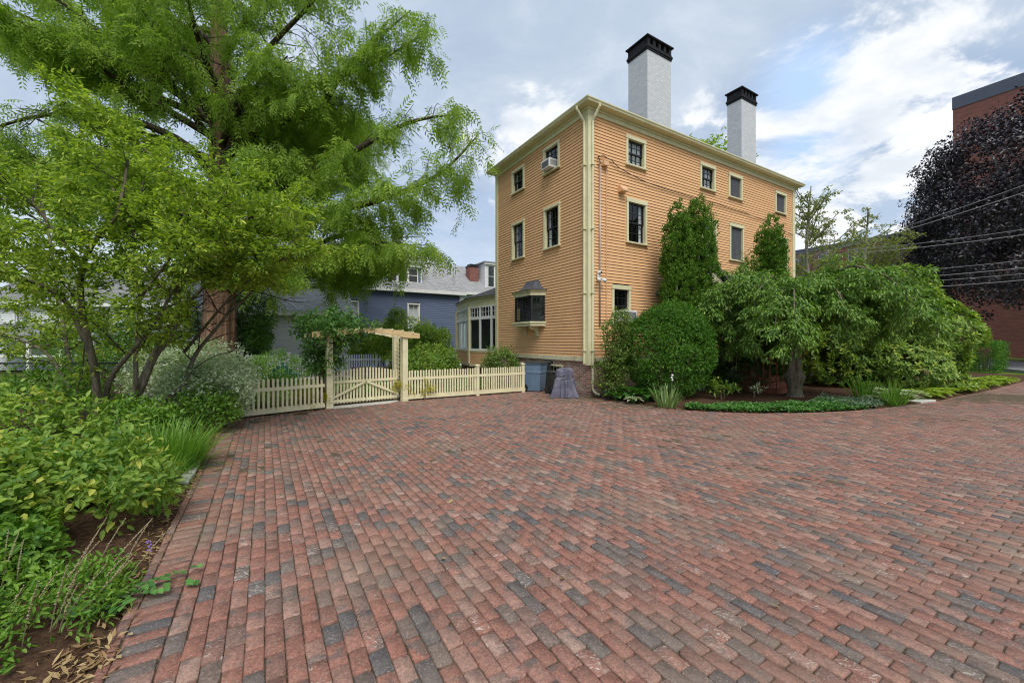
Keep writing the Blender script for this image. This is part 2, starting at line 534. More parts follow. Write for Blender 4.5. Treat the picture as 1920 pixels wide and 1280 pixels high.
# ------------------------------------------------------------------ brick paving: every brick is modelled inside one structure mesh
def paver_mat():
    m, t = new_mat('clay paving brick')
    r = t.new('ShaderNodeAttribute', attribute_name='hue').outputs['Fac']
    q = t.new('ShaderNodeAttribute', attribute_name='wear').outputs['Fac']
    pos = t.new('ShaderNodeNewGeometry').outputs['Position']
    base = t.ramp(r, [(0.0, (0.092, 0.094, 0.102)), (0.045, (0.115, 0.113, 0.114)), (0.08, (0.155, 0.130, 0.118)), (0.19, (0.215, 0.150, 0.120)), (0.30, (0.27, 0.125, 0.094)),
                      (0.5, (0.335, 0.130, 0.090)), (0.75, (0.375, 0.158, 0.112)), (0.93, (0.40, 0.21, 0.16)), (1.0, (0.43, 0.27, 0.21))])
    off = t.new('ShaderNodeCombineXYZ', {0: t.math('MULTIPLY', r, 37.0), 1: t.math('MULTIPLY', q, 51.0), 2: 0.0}).outputs[0]
    p2 = t.vmath('ADD', pos, off)
    n1 = t.noise(p2, 13.0, 5.0, 0.62)
    n2 = t.noise(p2, 62.0, 5.0, 0.85)
    # fire marks: part of a brick burnt grey
    nf = t.noise(p2, 7.0, 3.0, 0.5)
    c = t.mix(t.step(nf, 0.54, 0.68, 0.0, 0.75), base, (0.135, 0.118, 0.112))
    c = t.mix(t.step(n1, 0.35, 0.68, 0.0, 0.6), c, t.mix(1.0, c, (0.60, 0.64, 0.66), 'MULTIPLY'))
    c = t.mix(t.step(n2, 0.40, 0.62, 0.0, 0.62), c, t.mix(1.0, c, (0.42, 0.41, 0.41), 'MULTIPLY'))
    ng = t.noise(t.vmath('ADD', p2, (5, 5, 5)), 85.0, 3.0, 0.7)
    c = t.mix(t.step(ng, 0.56, 0.66, 0.0, 0.6), c, (0.43, 0.30, 0.235))
    sp = t.noise(t.vmath('ADD', p2, (2, 8, 3)), 48.0, 3.0, 0.8)
    c = t.mix(t.step(sp, 0.50, 0.60, 0.0, 0.42), c, t.mix(1.0, c, (0.45, 0.43, 0.43), 'MULTIPLY'))
    c = t.mix(t.step(sp, 0.46, 0.38, 0.0, 0.35), c, t.mix(1.0, c, (1.5, 1.42, 1.35), 'MULTIPLY'))
    # broad weathering: warmer and sandier in places, greyer in others
    n4 = t.noise(pos, 0.33, 3.0, 0.5)
    c = t.mix(t.step(n4, 0.38, 0.66, 0.0, 0.45), c, t.mix(1.0, c, (0.80, 0.92, 1.05), 'MULTIPLY'))
    n5 = t.noise(t.vmath('ADD', pos, (9, 4, 0)), 0.9, 7.0, 0.7)
    c = t.mix(t.step(n5, 0.46, 0.70, 0.0, 0.55), c, (0.235, 0.17, 0.125))
    # lime bloom and scuffs
    n3 = t.noise(t.vmath('MULTIPLY', p2, (1.0, 2.2, 1.0)), 19.0, 8.0, 0.74, 1.6)
    th = t.math('SUBTRACT', 0.715, t.math('MULTIPLY', t.math('POWER', q, 2.5), 0.19))
    c = t.mix(t.math('MULTIPLY', t.step(t.math('SUBTRACT', n3, th), 0.0, 0.09), 0.8), c, (0.56, 0.52, 0.47))
    n6 = t.noise(pos, 62.0, 3.0, 0.6)
    c = t.mix(t.step(n6, 0.68, 0.74, 0.0, 0.7), c, (0.44, 0.38, 0.29))
    c = t.mix(0.09, c, (0.40, 0.30, 0.24))
    rg = t.step(n2, 0.3, 0.7, 0.60, 0.85)
    b = t.new('ShaderNodeBsdfPrincipled', {'Base Color': c, 'Roughness': rg, 'Specular IOR Level': 0.35})
    h = t.math('ADD', t.math('MULTIPLY', n2, 0.6), t.math('MULTIPLY', n1, 0.8))
    t.set(b, 'Normal', t.new('ShaderNodeBump', {'Height': h, 'Strength': 0.9, 'Distance': 0.008}).outputs[0])
    finish(t, b)
    return m


def lay_bricks(cx, cy, ax, ay, a, b, rng):
    """cx,cy world centres; (ax,ay) unit long axis; a,b half sizes -> V (n,24,3)"""
    n = len(cx)
    ang = rng.normal(0, 0.008, n)
    ux = ax * np.cos(ang) - ay * np.sin(ang); uy = ax * np.sin(ang) + ay * np.cos(ang)
    vx, vy = -uy, ux
    a = a + rng.normal(0, 0.0016, n); b = b + rng.normal(0, 0.0012, n)
    ch = rng.uniform(0.003, 0.010, (n, 4)) + (rng.random((n, 4)) < 0.07) * rng.uniform(0.0, 0.022, (n, 4))
    def ring(ins, jit):
        A = (a - ins)[:, None]; B = (b - ins)[:, None]
        p = []
        for k, (sx, sy, first) in enumerate(((1, 1, 0), (-1, 1, 1), (-1, -1, 0), (1, -1, 1))):
            c = ch[:, k:k + 1]
            e = [(sx * A, sy * (B - c)), (sx * (A - c), sy * B)]
            if first: e = e[::-1]
            p += e
        U = np.concatenate([q[0] for q in p], 1) + rng.normal(0, jit, (n, 8))
        W = np.concatenate([q[1] for q in p], 1) + rng.normal(0, jit, (n, 8))
        return U, W
    h0 = rng.normal(0, 0.0022, n) + 0.006 * (smooth_noise(cx, cy, 77, 0.9) - 0.5) + 0.022 * (smooth_noise(cx, cy, 78, 3.1) - 0.5)
    tx = rng.normal(0, 0.011, n); ty = rng.normal(0, 0.016, n)
    V = np.zeros((n, 24, 3))
    for r, (ins, jit, z) in enumerate(((0.0, 0.0004, -0.035), (0.0, 0.0018, -0.0065), (0.0045, 0.0018, 0.0))):
        U, W = ring(ins, jit)
        sl = slice(r * 8, r * 8 + 8)
        V[:, sl, 0] = cx[:, None] + U * ux[:, None] + W * vx[:, None]
        V[:, sl, 1] = cy[:, None] + U * uy[:, None] + W * vy[:, None]
        V[:, sl, 2] = z + h0[:, None] + U * tx[:, None] + W * ty[:, None]
    return V


def build_paving():
    rng = np.random.default_rng(11)
    sets = []
    pw, plen = 0.0960, 0.1860
    t1 = np.arange(LE + 0.055 + 0.21 + pw / 2, 34, pw)
    t2 = np.arange(-14, 14, plen)
    A, B = np.meshgrid(t1, t2, indexing='ij')
    B = B + ((np.arange(len(t1)) % 2) * plen / 2)[:, None] + rng.normal(0, 0.007, len(t1))[:, None]
    A = A + 0.006 * (smooth_noise(A, B, 5, 1.7) - 0.5)
    x = HX + CT * A - ST * B; y = HY + ST * A + CT * B
    # a course of bricks set across the field edge, and a thin edging course, on the left
    k = inside(PAVE, x, y) & (y > -0.6) & (np.hypot(x, y) < 34)
    x, y = x[k], y[k]
    n = len(x)
    sets.append(lay_bricks(x, y, np.full(n, -ST), np.full(n, CT), 0.0898, 0.0458, rng))
    e2 = np.arange(-13.5, 1.25, pw)
    p = np.array([wl(LE + 0.055 + 0.1035, q)[:2] for q in e2])
    sets.append(lay_bricks(p[:, 0], p[:, 1], np.full(len(p), CT), np.full(len(p), ST), 0.0985, 0.0458, rng))
    e3 = np.arange(-13.5, 1.25, plen)
    p = np.array([wl(LE + 0.025, q)[:2] for q in e3])
    sets.append(lay_bricks(p[:, 0], p[:, 1], np.full(len(p), -ST), np.full(len(p), CT), 0.0900, 0.026, rng))
    # edging that follows the curved bed on the right
    pts = [np.array(q) for q in BED[1:]]
    c, d = [], []
    carry = 0.0
    for a, b in zip(pts[:-1], pts[1:]):
        L = np.linalg.norm(b - a); u = (b - a) / L
        s = carry
        while s < L:
            c.append(a + u * s); d.append(u); s += plen
        carry = s - L
    c, d = np.array(c), np.array(d)
    sets.append(lay_bricks(c[:, 0], c[:, 1], d[:, 0], d[:, 1], np.full(len(c), 0.0900), 0.034, rng) + np.array([0, 0, 0.012]))
    V = np.concatenate(sets)
    n = len(V)
    cx, cy = V[:, 16:24, 0].mean(1), V[:, 16:24, 1].mean(1)
    r = rng.random(n)
    dark = smooth_noise(cx, cy, 21, 0.8) * 0.6 + smooth_noise(cx, cy, 22, 2.6) * 0.4
    r = np.clip(r - (dark - 0.45) * 0.12, 0, 1)
    q = rng.random(n)
    i0 = np.arange(n)[:, None] * 24
    k = np.arange(8)
    top = i0 + 16 + k[None]
    qs = []
    for lv in (0, 1):
        f = np.stack([lv * 8 + k, lv * 8 + (k + 1) % 8, lv * 8 + 8 + (k + 1) % 8, lv * 8 + 8 + k], -1)
        qs.append((i0[:, :, None] + f[None]).reshape(-1, 4))
    me = np_mesh('brick_paving', V.reshape(-1, 3), [top, np.concatenate(qs)], {'hue': np.repeat(r, 24), 'wear': np.repeat(q, 24)})
    tag(link_mesh('brick_paving', me, paver_mat()), kind='structure')


build_paving()

# ------------------------------------------------------------------ siding
def siding(mb, plane, L, z0, z1, holes=(), exp=0.1, thick=0.030):
    """clapboard courses; plane(s, out, z) -> local point; s along the wall, out away from it"""
    z = z0
    while z < z1 - 1e-4:
        zt = min(z + exp, z1)
        segs = [(0.0, L)]
        for (a, b, c, d) in holes:
            if c < zt - 0.01 and d > z + 0.01:
                ns = []
                for (p, q) in segs:
                    if b <= p or a >= q: ns.append((p, q)); continue
                    if a > p: ns.append((p, a))
                    if b < q: ns.append((b, q))
                segs = ns
        for (p, q) in segs:
            vs = [plane(p, 0.0, z), plane(q, 0.0, z), plane(q, thick, z), plane(p, thick, z), plane(p, 0.007, zt), plane(q, 0.007, zt)]
            mb.add(vs, [(0, 3, 2, 1), (3, 4, 5, 2), (0, 4, 3), (1, 2, 5)])
        z = zt
    return mb


# ------------------------------------------------------------------ window: casing is the window's own mesh; parts below it
def window(parent, pos, rz, wd, z0, z1, cw=0.09, curtain=True, cols=3, rows=(2, 2), single=False, casing=None, sash=None, head=0.0, sillproj=0.05, sub=True, depth=0.10, screen=False):
    """outer casing from x=0..wd at local y=0 (outside is -y); z0..z1; returns the casing object"""
    casing = casing or M['cream']; sash = sash or M['black']
    mb = MB()
    o_ = -0.062
    mb.box(0, cw, o_, depth, z0 + 0.05, z1 - cw - head)
    mb.box(wd - cw, wd, o_, depth, z0 + 0.05, z1 - cw - head)
    mb.box(-0.015, wd + 0.015, o_ - 0.012, depth, z1 - cw - head, z1)
    mb.box(-0.03, wd + 0.03, o_ - sillproj, depth, z0, z0 + 0.05)
    win = mb.build('window', casing, parent, bevel=0.004, loc=pos, rz=rz)
    if not sub: return win
    x0, x1, a, b = cw, wd - cw, z0 + 0.05, z1 - cw - head
    fr = MB()
    fw = 0.045
    mid = (a + b) / 2
    yo, yi = 0.025, 0.06
    spans = [(a, b, yo)] if single else [(mid - 0.02, b, yo), (a, mid + 0.02, yo + 0.037)]
    for k, (p, q, y) in enumerate(spans):
        fr.box(x0, x0 + fw, y, y + 0.035, p, q); fr.box(x1 - fw, x1, y, y + 0.035, p, q)
        fr.box(x0 + fw, x1 - fw, y, y + 0.035, p, p + fw); fr.box(x0 + fw, x1 - fw, y, y + 0.035, q - fw, q)
        nr = rows[min(k, len(rows) - 1)]
        for c in range(1, cols):
            xx = x0 + fw + (x1 - x0 - 2 * fw) * c / cols
            fr.box(xx - 0.011, xx + 0.011, y + 0.004, y + 0.03, p + fw, q - fw)
        for r_ in range(1, nr):
            zz_ = p + fw + (q - p - 2 * fw) * r_ / nr
            fr.box(x0 + fw, x1 - fw, y + 0.006, y + 0.028, zz_ - 0.011, zz_ + 0.011)
    fr.build('sash', sash, win)
    g = MB()
    for (p, q, y) in spans:
        g.add([(x0 + 0.01, y + 0.018, p + 0.01), (x1 - 0.01, y + 0.018, p + 0.01), (x1 - 0.01, y + 0.018, q - 0.01), (x0 + 0.01, y + 0.018, q - 0.01)], [(0, 1, 2, 3)])
    g.build('pane', M['glass'], win)
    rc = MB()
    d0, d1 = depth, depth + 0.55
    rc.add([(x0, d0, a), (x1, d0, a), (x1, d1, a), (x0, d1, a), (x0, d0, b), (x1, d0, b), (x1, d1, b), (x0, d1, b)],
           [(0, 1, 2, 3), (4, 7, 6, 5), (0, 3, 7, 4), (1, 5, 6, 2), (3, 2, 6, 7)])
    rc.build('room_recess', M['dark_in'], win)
    if screen:
        sc = MB(); sc.box(x0 + 0.01, x1 - 0.01, 0.012, 0.014, a + 0.01, b - 0.01)
        sc.build('screen', M['screen_mesh'], win)
    if curtain:
        W_ = x1 - x0
        for (s0, s1) in (curtain if isinstance(curtain, (list, tuple)) else ((0.0, 0.30), (0.72, 1.0))):
            c = MB()
            n = max(6, int((s1 - s0) * 40))
            vs = []
            for i in range(n + 1):
                xx = x0 + W_ * (s0 + (s1 - s0) * i / n)
                yy = d0 + 0.035 + 0.015 * math.sin(i * 1.7 + s0 * 9)
                vs += [(xx, yy, a), (xx, yy, b)]
            c.add(vs, [(2 * i, 2 * i + 2, 2 * i + 3, 2 * i + 1) for i in range(n)])
            c.build('curtain', M['curtain'], win)
    return win
m_, t_ = new_mat('window screen mesh')
d_ = t_.new('ShaderNodeBsdfDiffuse', {'Color': (0.13, 0.135, 0.15, 1)})
finish(t_, t_.new('ShaderNodeMixShader', {0: 0.55, 1: t_.new('ShaderNodeBsdfTransparent').outputs[0], 2: d_.outputs[0]}))
M['screen_mesh'] = m_
# ------------------------------------------------------------------ the peach house
house = thing('house', 'three storey peach clapboard house with cream trim and two tall white chimneys', 'house', (HX, HY, 0), TH)
LR, LL = 12.85, 5.88
ZB, ZT = 1.20, 8.80
WIN_R = [(1.61, 2.56, 7.56, 8.58, 'a'), (5.6, 6.57, 7.56, 8.58, 'a'), (7.48, 8.46, 7.56, 8.58, 'd'), (11.1, 12.08, 7.54, 8.54, 'd'),
         (1.63, 2.62, 4.98, 6.50, 'b'), (5.66, 6.64, 4.98, 6.48, 'c'), (7.54, 8.56, 5.0, 6.55, 'd'), (11.2, 12.2, 4.98, 6.5, 'd'), (0.97, 1.83, 2.28, 3.55, 'e')]
WIN_L = [(3.63, 4.57, 7.62, 8.58, 'd'), (1.41, 2.36, 7.64, 8.61, 'ac'), (3.63, 4.57, 4.96, 6.46, 'b'), (1.39, 2.34, 4.96, 6.47, 'b')]
BAY = [(0.0, 2.28), (-0.45, 2.55), (-0.45, 3.64), (0.0, 3.91)]
mb = MB()
siding(mb, lambda s, o, z: (s, -o, z), LR, ZB, ZT, [(a + 0.04, b - 0.04, c + 0.03, d - 0.03) for a, b, c, d, k in WIN_R] + [(3.6, 5.5, 1.0, 3.2)])
mb.build('front_wall', M['peach'], house)
mb = MB()
siding(mb, lambda s, o, z: (-o, s, z), LL, ZB, ZT, [(a + 0.04, b - 0.04, c + 0.03, d - 0.03) for a, b, c, d, k in WIN_L] + [(2.35, 3.85, 2.35, 3.6)])
mb.build('side_wall', M['peach'], house)
mb = MB()
siding(mb, lambda s, o, z: (LR + o, s, z), LL, ZB, ZT, exp=0.1)
siding(mb, lambda s, o, z: (s, LL + o, z), LR, ZB, ZT, exp=0.1)
mb.build('rear_wall', M['peach'], house)
mb = MB()
mb.box(0.75, LR - 0.75, 0.75, LL - 0.75, 0.0, 9.0)  # solid dark box added inside the walls to block light
mb.build('light_block_core', M['dark_in'], house)
# foundation, water table, corner boards, frieze
mb = MB()
def found(y0, y1):
    mb.box(0.03, 0.35, y0, y1, -0.3, 1.08)
for a, b in ((0.03, 1.30), (1.98, 3.45), (4.1, LL - 0.03)): found(a, b)
for a, b in ((1.30, 1.98), (3.45, 4.1)):
    mb.box(0.03, 0.35, a, b, -0.3, 0.42); mb.box(0.03, 0.35, a, b, 0.90, 1.08)
mb.box(0.35, LR - 0.03, 0.03, 0.35, -0.3, 1.08); mb.box(LR - 0.35, LR - 0.03, 0.35, LL - 0.03, -0.3, 1.08); mb.box(0.35, LR - 0.35, LL - 0.35, LL - 0.03, -0.3, 1.08)
mb.build('brick_foundation', M['fbrick'], house)
for a, b in ((1.30, 1.98), (3.45, 4.1)):
    bw = window(house, (0.03, b, 0), R(-90), b - a, 0.42, 0.90, cw=0.05, curtain=False, cols=3, rows=(1,), single=True, sash=M['cream'], sillproj=0.0)
    bw.name = 'basement_window'
mb = MB()
mb.box(-0.052, 0.02, 0.19, LL - 0.15, 1.07, 1.215)
mb.box(0.19, LR - 0.17, -0.052, 0.02, 1.07, 1.212)
mb.build('water_table', M['cream_old'], house)
for nm, bx in (('corner_board', [(-0.055, 0.0, -0.055, 0.19), (0.0, 0.19, -0.055, 0.0)]), ('corner_board', [(-0.055, 0.0, LL - 0.15, LL + 0.055)]), ('corner_board', [(LR - 0.17, LR + 0.055, -0.055, 0.0)])):
    mb = MB()
    for q in bx: mb.box(*q, 0.95, ZT + 0.01)
    mb.build(nm, M['cream'], house, bevel=0.004)
mb = MB()
for o_, z0, z1 in ((0.06, 8.80, 9.0), (0.10, 8.93, 9.0)):
    mb.box(-o_, 0.0, -o_, LL + o_, z0, z1 - (0.004 if o_ < 0.1 else 0.0)); mb.box(0.0, LR, -o_, 0.0, z0, z1 - (0.004 if o_ < 0.1 else 0.0)); mb.box(LR, LR + o_, -o_, LL + o_, z0, z1 - (0.004 if o_ < 0.1 else 0))
mb.build('frieze', M['cream'], house, bevel=0.004)
OV = 0.36
mb = MB()
x0, x1, y0, y1 = -OV + 0.09, LR + OV - 0.09, -OV + 0.09, LL + OV - 0.09
mb.box(x0, x1, y0, y1, 9.0, 9.035)
mb.build('soffit', M['cream'], house)
mb = MB()    # ogee gutter all round
prof = [(0.0, 0.0), (0.05, 0.012), (0.062, 0.05), (0.09, 0.085), (0.092, 0.118), (0.075, 0.118), (0.07, 0.09), (0.0, 0.09)]
def corner_ring(o_, z):
    return [(x0 - o_, y0 - o_, z), (x1 + o_, y0 - o_, z), (x1 + o_, y1 + o_, z), (x0 - o_, y1 + o_, z)]
rings = [corner_ring(o_, 9.0 + z) for o_, z in prof]
vs = [p for r_ in rings for p in r_]
fs = []
for i in range(len(prof) - 1):
    for k in range(4):
        fs.append((i * 4 + k, i * 4 + (k + 1) % 4, (i + 1) * 4 + (k + 1) % 4, (i + 1) * 4 + k))
mb.add(vs, fs)
gut = mb
# hipped roof
mb = MB()
e = 0.05
ze = 9.105
rp = [(x0 - e, y0 - e, ze), (x1 + e, y0 - e, ze), (x1 + e, y1 + e, ze), (x0 - e, y1 + e, ze), (LL / 2, LL / 2, 10.15), (LR - LL / 2, LL / 2, 10.15)]
rb = [(x, y, z - 0.06) for x, y, z in rp]
mb.add(rp + rb, [(0, 1, 5, 4), (1, 2, 5), (2, 3, 4, 5), (3, 0, 4), (0, 6, 7, 1), (1, 7, 8, 2), (2, 8, 9, 3), (3, 9, 6, 0)])
mb.build('roof', M['roof'], house)
for k in range(9):
    xx = 0.5 + k * 0.8
    gut.box(xx, xx + 0.02, -OV - 0.005, -OV + 0.06, 9.121, 9.128)
gut.build('gutter', M['cream'], house)

# windows in the walls
for a, b, c, d, k in WIN_R:
    wn = window(house, (a, 0, 0), 0.0, b - a, c, d, head=0.05 if c < 7 else 0.03, curtain={'a': ((0.0, 0.42), (0.5, 1.0)), 'b': ((0.0, 0.16), (0.86, 1.0)), 'c': ((0, 1.0),), 'd': ((0.0, 0.3), (0.7, 1.0)), 'e': False}[k], screen=k == 'd')
for a, b, c, d, k in WIN_L:
    window(house, (0, b, 0), R(-90), b - a, c, d, curtain=((0.0, 0.22), (0.78, 1.0)) if k != 'd' else ((0.0, 0.15),))

# chimneys
def chimney(cx, cy, w1, w2, ztop):
    mb = MB()
    mb.box(cx, cx + w1, cy, cy + w2, 9.2, ztop - 0.58)
    ch = mb.build('chimney', M['wbrick'], house)
    mb = MB()
    for o_, a, b in ((0.03, -0.58, -0.50), (0.055, -0.50, -0.42), (0.025, -0.42, -0.34)):
        mb.box(cx - o_, cx + w1 + o_, cy - o_, cy + w2 + o_, ztop + a, ztop + b)
    # piers round the flue openings
    n1 = 4
    for i in range(n1 + 1):
        xx = cx + (w1 - 0.14) * i / n1
        mb.box(xx, xx + 0.14, cy - 0.02, cy + 0.14, ztop - 0.34, ztop - 0.07)
        mb.box(xx, xx + 0.14, cy + w2 - 0.14, cy + w2 + 0.02, ztop - 0.34, ztop - 0.12)
    mb.box(cx - 0.02, cx + 0.14, cy + 0.14, cy + w2 - 0.14, ztop - 0.34, ztop - 0.12)
    mb.box(cx + w1 - 0.14, cx + w1 + 0.02, cy + 0.14, cy + w2 - 0.14, ztop - 0.34, ztop - 0.12)
    mb.box(cx + 0.2, cx + w1 - 0.2, cy + 0.2, cy + w2 - 0.2, ztop - 0.34, ztop - 0.2)
    q = 0.085
    mb.box(cx - q, cx + w1 + q, cy - q, cy + w2 + q, ztop - 0.07, ztop - 0.02)
    a = [(cx - q, cy - q), (cx + w1 + q, cy - q), (cx + w1 + q, cy + w2 + q), (cx - q, cy + w2 + q)]
    b = [(cx + 0.2, cy + 0.2), (cx + w1 - 0.2, cy + 0.2), (cx + w1 - 0.2, cy + w2 - 0.2), (cx + 0.2, cy + w2 - 0.2)]
    mb.add([(x, y, ztop - 0.018) for x, y in a] + [(x, y, ztop + 0.06) for x, y in b], [(0, 1, 5, 4), (1, 2, 6, 5), (2, 3, 7, 6), (3, 0, 4, 7), (4, 5, 6, 7)])
    mb.build('chimney_cap', M['black_brick'], ch)
M['black_brick'] = m_masonry('black painted brick', [(0, (0.018, 0.018, 0.020)), (1, (0.034, 0.034, 0.038))], (0.012, 0.012, 0.014), 0.21, 0.07, bump=0.5)
chimney(4.65, 1.67, 1.46, 1.02, 14.16)
chimney(11.3, 1.6, 1.28, 0.72, 14.16)

# downspouts: goosenecks from both gutters meet at the corner, pipes run down each side of it
for side in (0, 1):
    mp = (lambda a, o_, z: (a, -o_, z)) if side else (lambda a, o_, z: (-o_, a, z))
    mb = MB()
    path = [mp(0.16, OV - 0.02, 9.02), mp(0.16, OV - 0.03, 8.93), mp(0.14, OV - 0.10, 8.84), mp(0.11, 0.17, 8.68), mp(0.10, 0.095, 8.58), mp(0.10, 0.088, 8.4), mp(0.10, 0.088, 0.35 if side else 1.0)]
    if side: path += [mp(0.10, 0.09, 0.22), mp(0.11, 0.16, 0.12), mp(0.16, 0.34, 0.05)]
    mb.tube(path, 0.042, 10)
    for z in (7.2, 5.2, 3.2, 1.4):
        mb.box(*((0.03, 0.17, -0.145, -0.04) if side else (-0.145, -0.04, 0.03, 0.17)), z, z + 0.035)
    mb.build('downspout', M['cream'], house, smooth=False)

# conduit, painted pipe, weatherhead and dryer hood on the front wall
mb = MB(); mb.tube([(0.42, -0.065, 7.30), (0.42, -0.065, 4.0), (0.42, -0.065, 2.2)], 0.022, 8)
mb.tube([(0.42, -0.065, 7.30), (0.42, -0.08, 7.36), (0.38, -0.11, 7.38), (0.35, -0.12, 7.33)], 0.022, 8)
mb.build('conduit', M['metal_grey'], house, smooth=True)
mb = MB(); mb.tube([(0.72, -0.052, 7.36), (0.72, -0.052, 2.0)], 0.014, 6)
mb.build('cable_trunking', M['peach_pipe'], house)
mb = MB(); mb.box(0.52, 0.72, -0.16, -0.02, 7.28, 7.42)
mb.build('junction_box', M['peach_pipe'], house, bevel=0.01)
mb = MB()
mb.prism([(-0.02, 6.58), (-0.02, 6.82), (-0.09, 6.82), (-0.24, 6.66), (-0.24, 6.60)], 1.25, 1.52, 'x')
mb.build('vent_hood', M['peach_pipe'], house, bevel=0.006)

# bay window on the side wall
bay = MB()
zb0, zb1 = 2.42, 3.36
def ring_pts(o_):
    return [(0.0, 2.28 - o_), (-0.45 - o_, 2.55 - o_ * 0.7), (-0.45 - o_, 3.64 + o_ * 0.7), (0.0, 3.91 + o_)]
bay.prism(ring_pts(0.05), 2.26, 2.36); bay.prism(ring_pts(0.09), 2.362, 2.42)
bw = bay.build('bay_window', M['cream'], house, bevel=0.004)
bay = MB(); bay.prism(ring_pts(0.05), zb1, 3.50); bay.prism(ring_pts(0.10), 3.502, 3.56)
bay.build('bay_cornice', M['cream'], bw, bevel=0.004)
fr = MB(); gl = MB()
for (p, q, cols) in ((BAY[0], BAY[1], 2), (BAY[1], BAY[2], 2), (BAY[2], BAY[3], 2)):
    a, b = Vector((*p, 0)), Vector((*q, 0))
    L = (b - a).length; u = (b - a).normalized(); nn = Vector((u.y, -u.x, 0))
    if nn.x > 0 and abs(nn.x) > 0.1: nn = -nn
    Mx = Matrix(((u.x, nn.x, 0, a.x), (u.y, nn.y, 0, a.y), (0, 0, 1, 0), (0, 0, 0, 1)))
    fr.box(0.0, 0.06, -0.05, 0.012, zb0, zb1, Mx); fr.box(L - 0.06, L, -0.05, 0.012, zb0, zb1, Mx)
    fr.box(0.06, L - 0.06, -0.05, 0.010, zb0, zb0 + 0.07, Mx); fr.box(0.06, L - 0.06, -0.05, 0.010, zb1 - 0.07, zb1, Mx)
    if L > 0.7: fr.box(L / 2 - 0.035, L / 2 + 0.035, -0.05, 0.008, zb0 + 0.07, zb1 - 0.07, Mx)
    for c in (range(1, 6) if L > 0.7 else range(1, 3)):
        xx = 0.06 + (L - 0.12) * c / (6 if L > 0.7 else 3)
        fr.box(xx - 0.008, xx + 0.008, -0.03, 0.002, zb1 - 0.36, zb1 - 0.07, Mx)
    fr.box(0.06, L - 0.06, -0.03, 0.001, zb1 - 0.37, zb1 - 0.355, Mx)
    gl.add([Mx @ Vector(v) for v in ((0.03, -0.02, zb0 + 0.02), (L - 0.03, -0.02, zb0 + 0.02), (L - 0.03, -0.02, zb1 - 0.02), (0.03, -0.02, zb1 - 0.02))], [(0, 1, 2, 3)])
fr.build('sash', M['black'], bw)
gl.build('pane', M['glass'], bw)
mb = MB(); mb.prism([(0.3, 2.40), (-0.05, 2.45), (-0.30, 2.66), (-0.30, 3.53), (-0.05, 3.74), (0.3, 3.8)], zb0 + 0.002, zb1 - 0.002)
mb.build('room_recess', M['dark_in'], bw)  # solid dark box added behind the bay glass so its panes stay dark
mb = MB()
n = 7
rings = []
for i in range(n):
    t = i / (n - 1)
    k = 0.15 * (1 - t) - 0.52 * t * (2 - t) * 0.55
    z = 3.562 + 0.40 * (0.25 * t + 0.75 * t * t)
    k = 0.16 - 0.50 * (t ** 0.6)
    rings.append([(0.0, 2.28 - max(k, -0.34), z), (min(-0.45 - k, -0.03), 2.55 - k * 0.75, z), (min(-0.45 - k, -0.03), 3.64 + k * 0.75, z), (0.0, 3.91 + max(k, -0.34), z)])
mb.add([p for r_ in rings for p in r_], [(i * 4 + j, i * 4 + j + 1, i * 4 + j + 5, i * 4 + j + 4) for i in range(n - 1) for j in range(3)] + [(0, 3, 2, 1), tuple((n - 1) * 4 + j for j in range(4))])
mb.build('bay_roof', M['flash'], bw)
for yy in (2.68, 3.46):
    mb = MB()
    mb.prism([(0.0, 2.26), (-0.40, 2.26), (-0.40, 2.18), (-0.33, 2.13), (-0.2, 2.12), (-0.13, 2.05), (-0.12, 1.95), (-0.05, 1.88), (0.0, 1.88)], yy, yy + 0.09, 'y')
    mb.build('bracket', M['cream'], bw, bevel=0.006)

# sunroom on the far side: a faceted, glazed bay under a low dark roof
SR = [lw(0.05, 18.2), lw(-2.08, 19.96), lw(-3.13, 23.3), lw(-1.0, 25.5), (5.0, LL)]
SR[0] = (0.35, LL + 0.02)
def sr_off(o_):
    c = np.mean(np.array(SR), 0)
    out = []
    for i, p in enumerate(SR):
        v = np.array(p) - c; L = np.linalg.norm(v)
        out.append(tuple(c + v * (1 + o_ / L)))
    return out
sun_r = MB()
sun_r.prism(sr_off(-0.35), -0.2, 0.5)
sr = sun_r.build('sunroom', M['fbrick'], house)
mb = MB(); mb.prism(sr_off(0.03), 0.5, 0.62); mb.prism(sr_off(0.05), 1.20, 1.28); mb.prism(sr_off(0.03), 3.38, 3.72); mb.prism(sr_off(0.12), 3.722, 3.80)
for (p, q) in zip(SR[:-1], SR[1:]):
    mb.box(p[0] - 0.07, p[0] + 0.07, p[1] - 0.07, p[1] + 0.07, 0.62, 3.38)
mb.build('sunroom_trim', M['cream'], sr)
mb = MB(); wh = MB(); gl = MB()
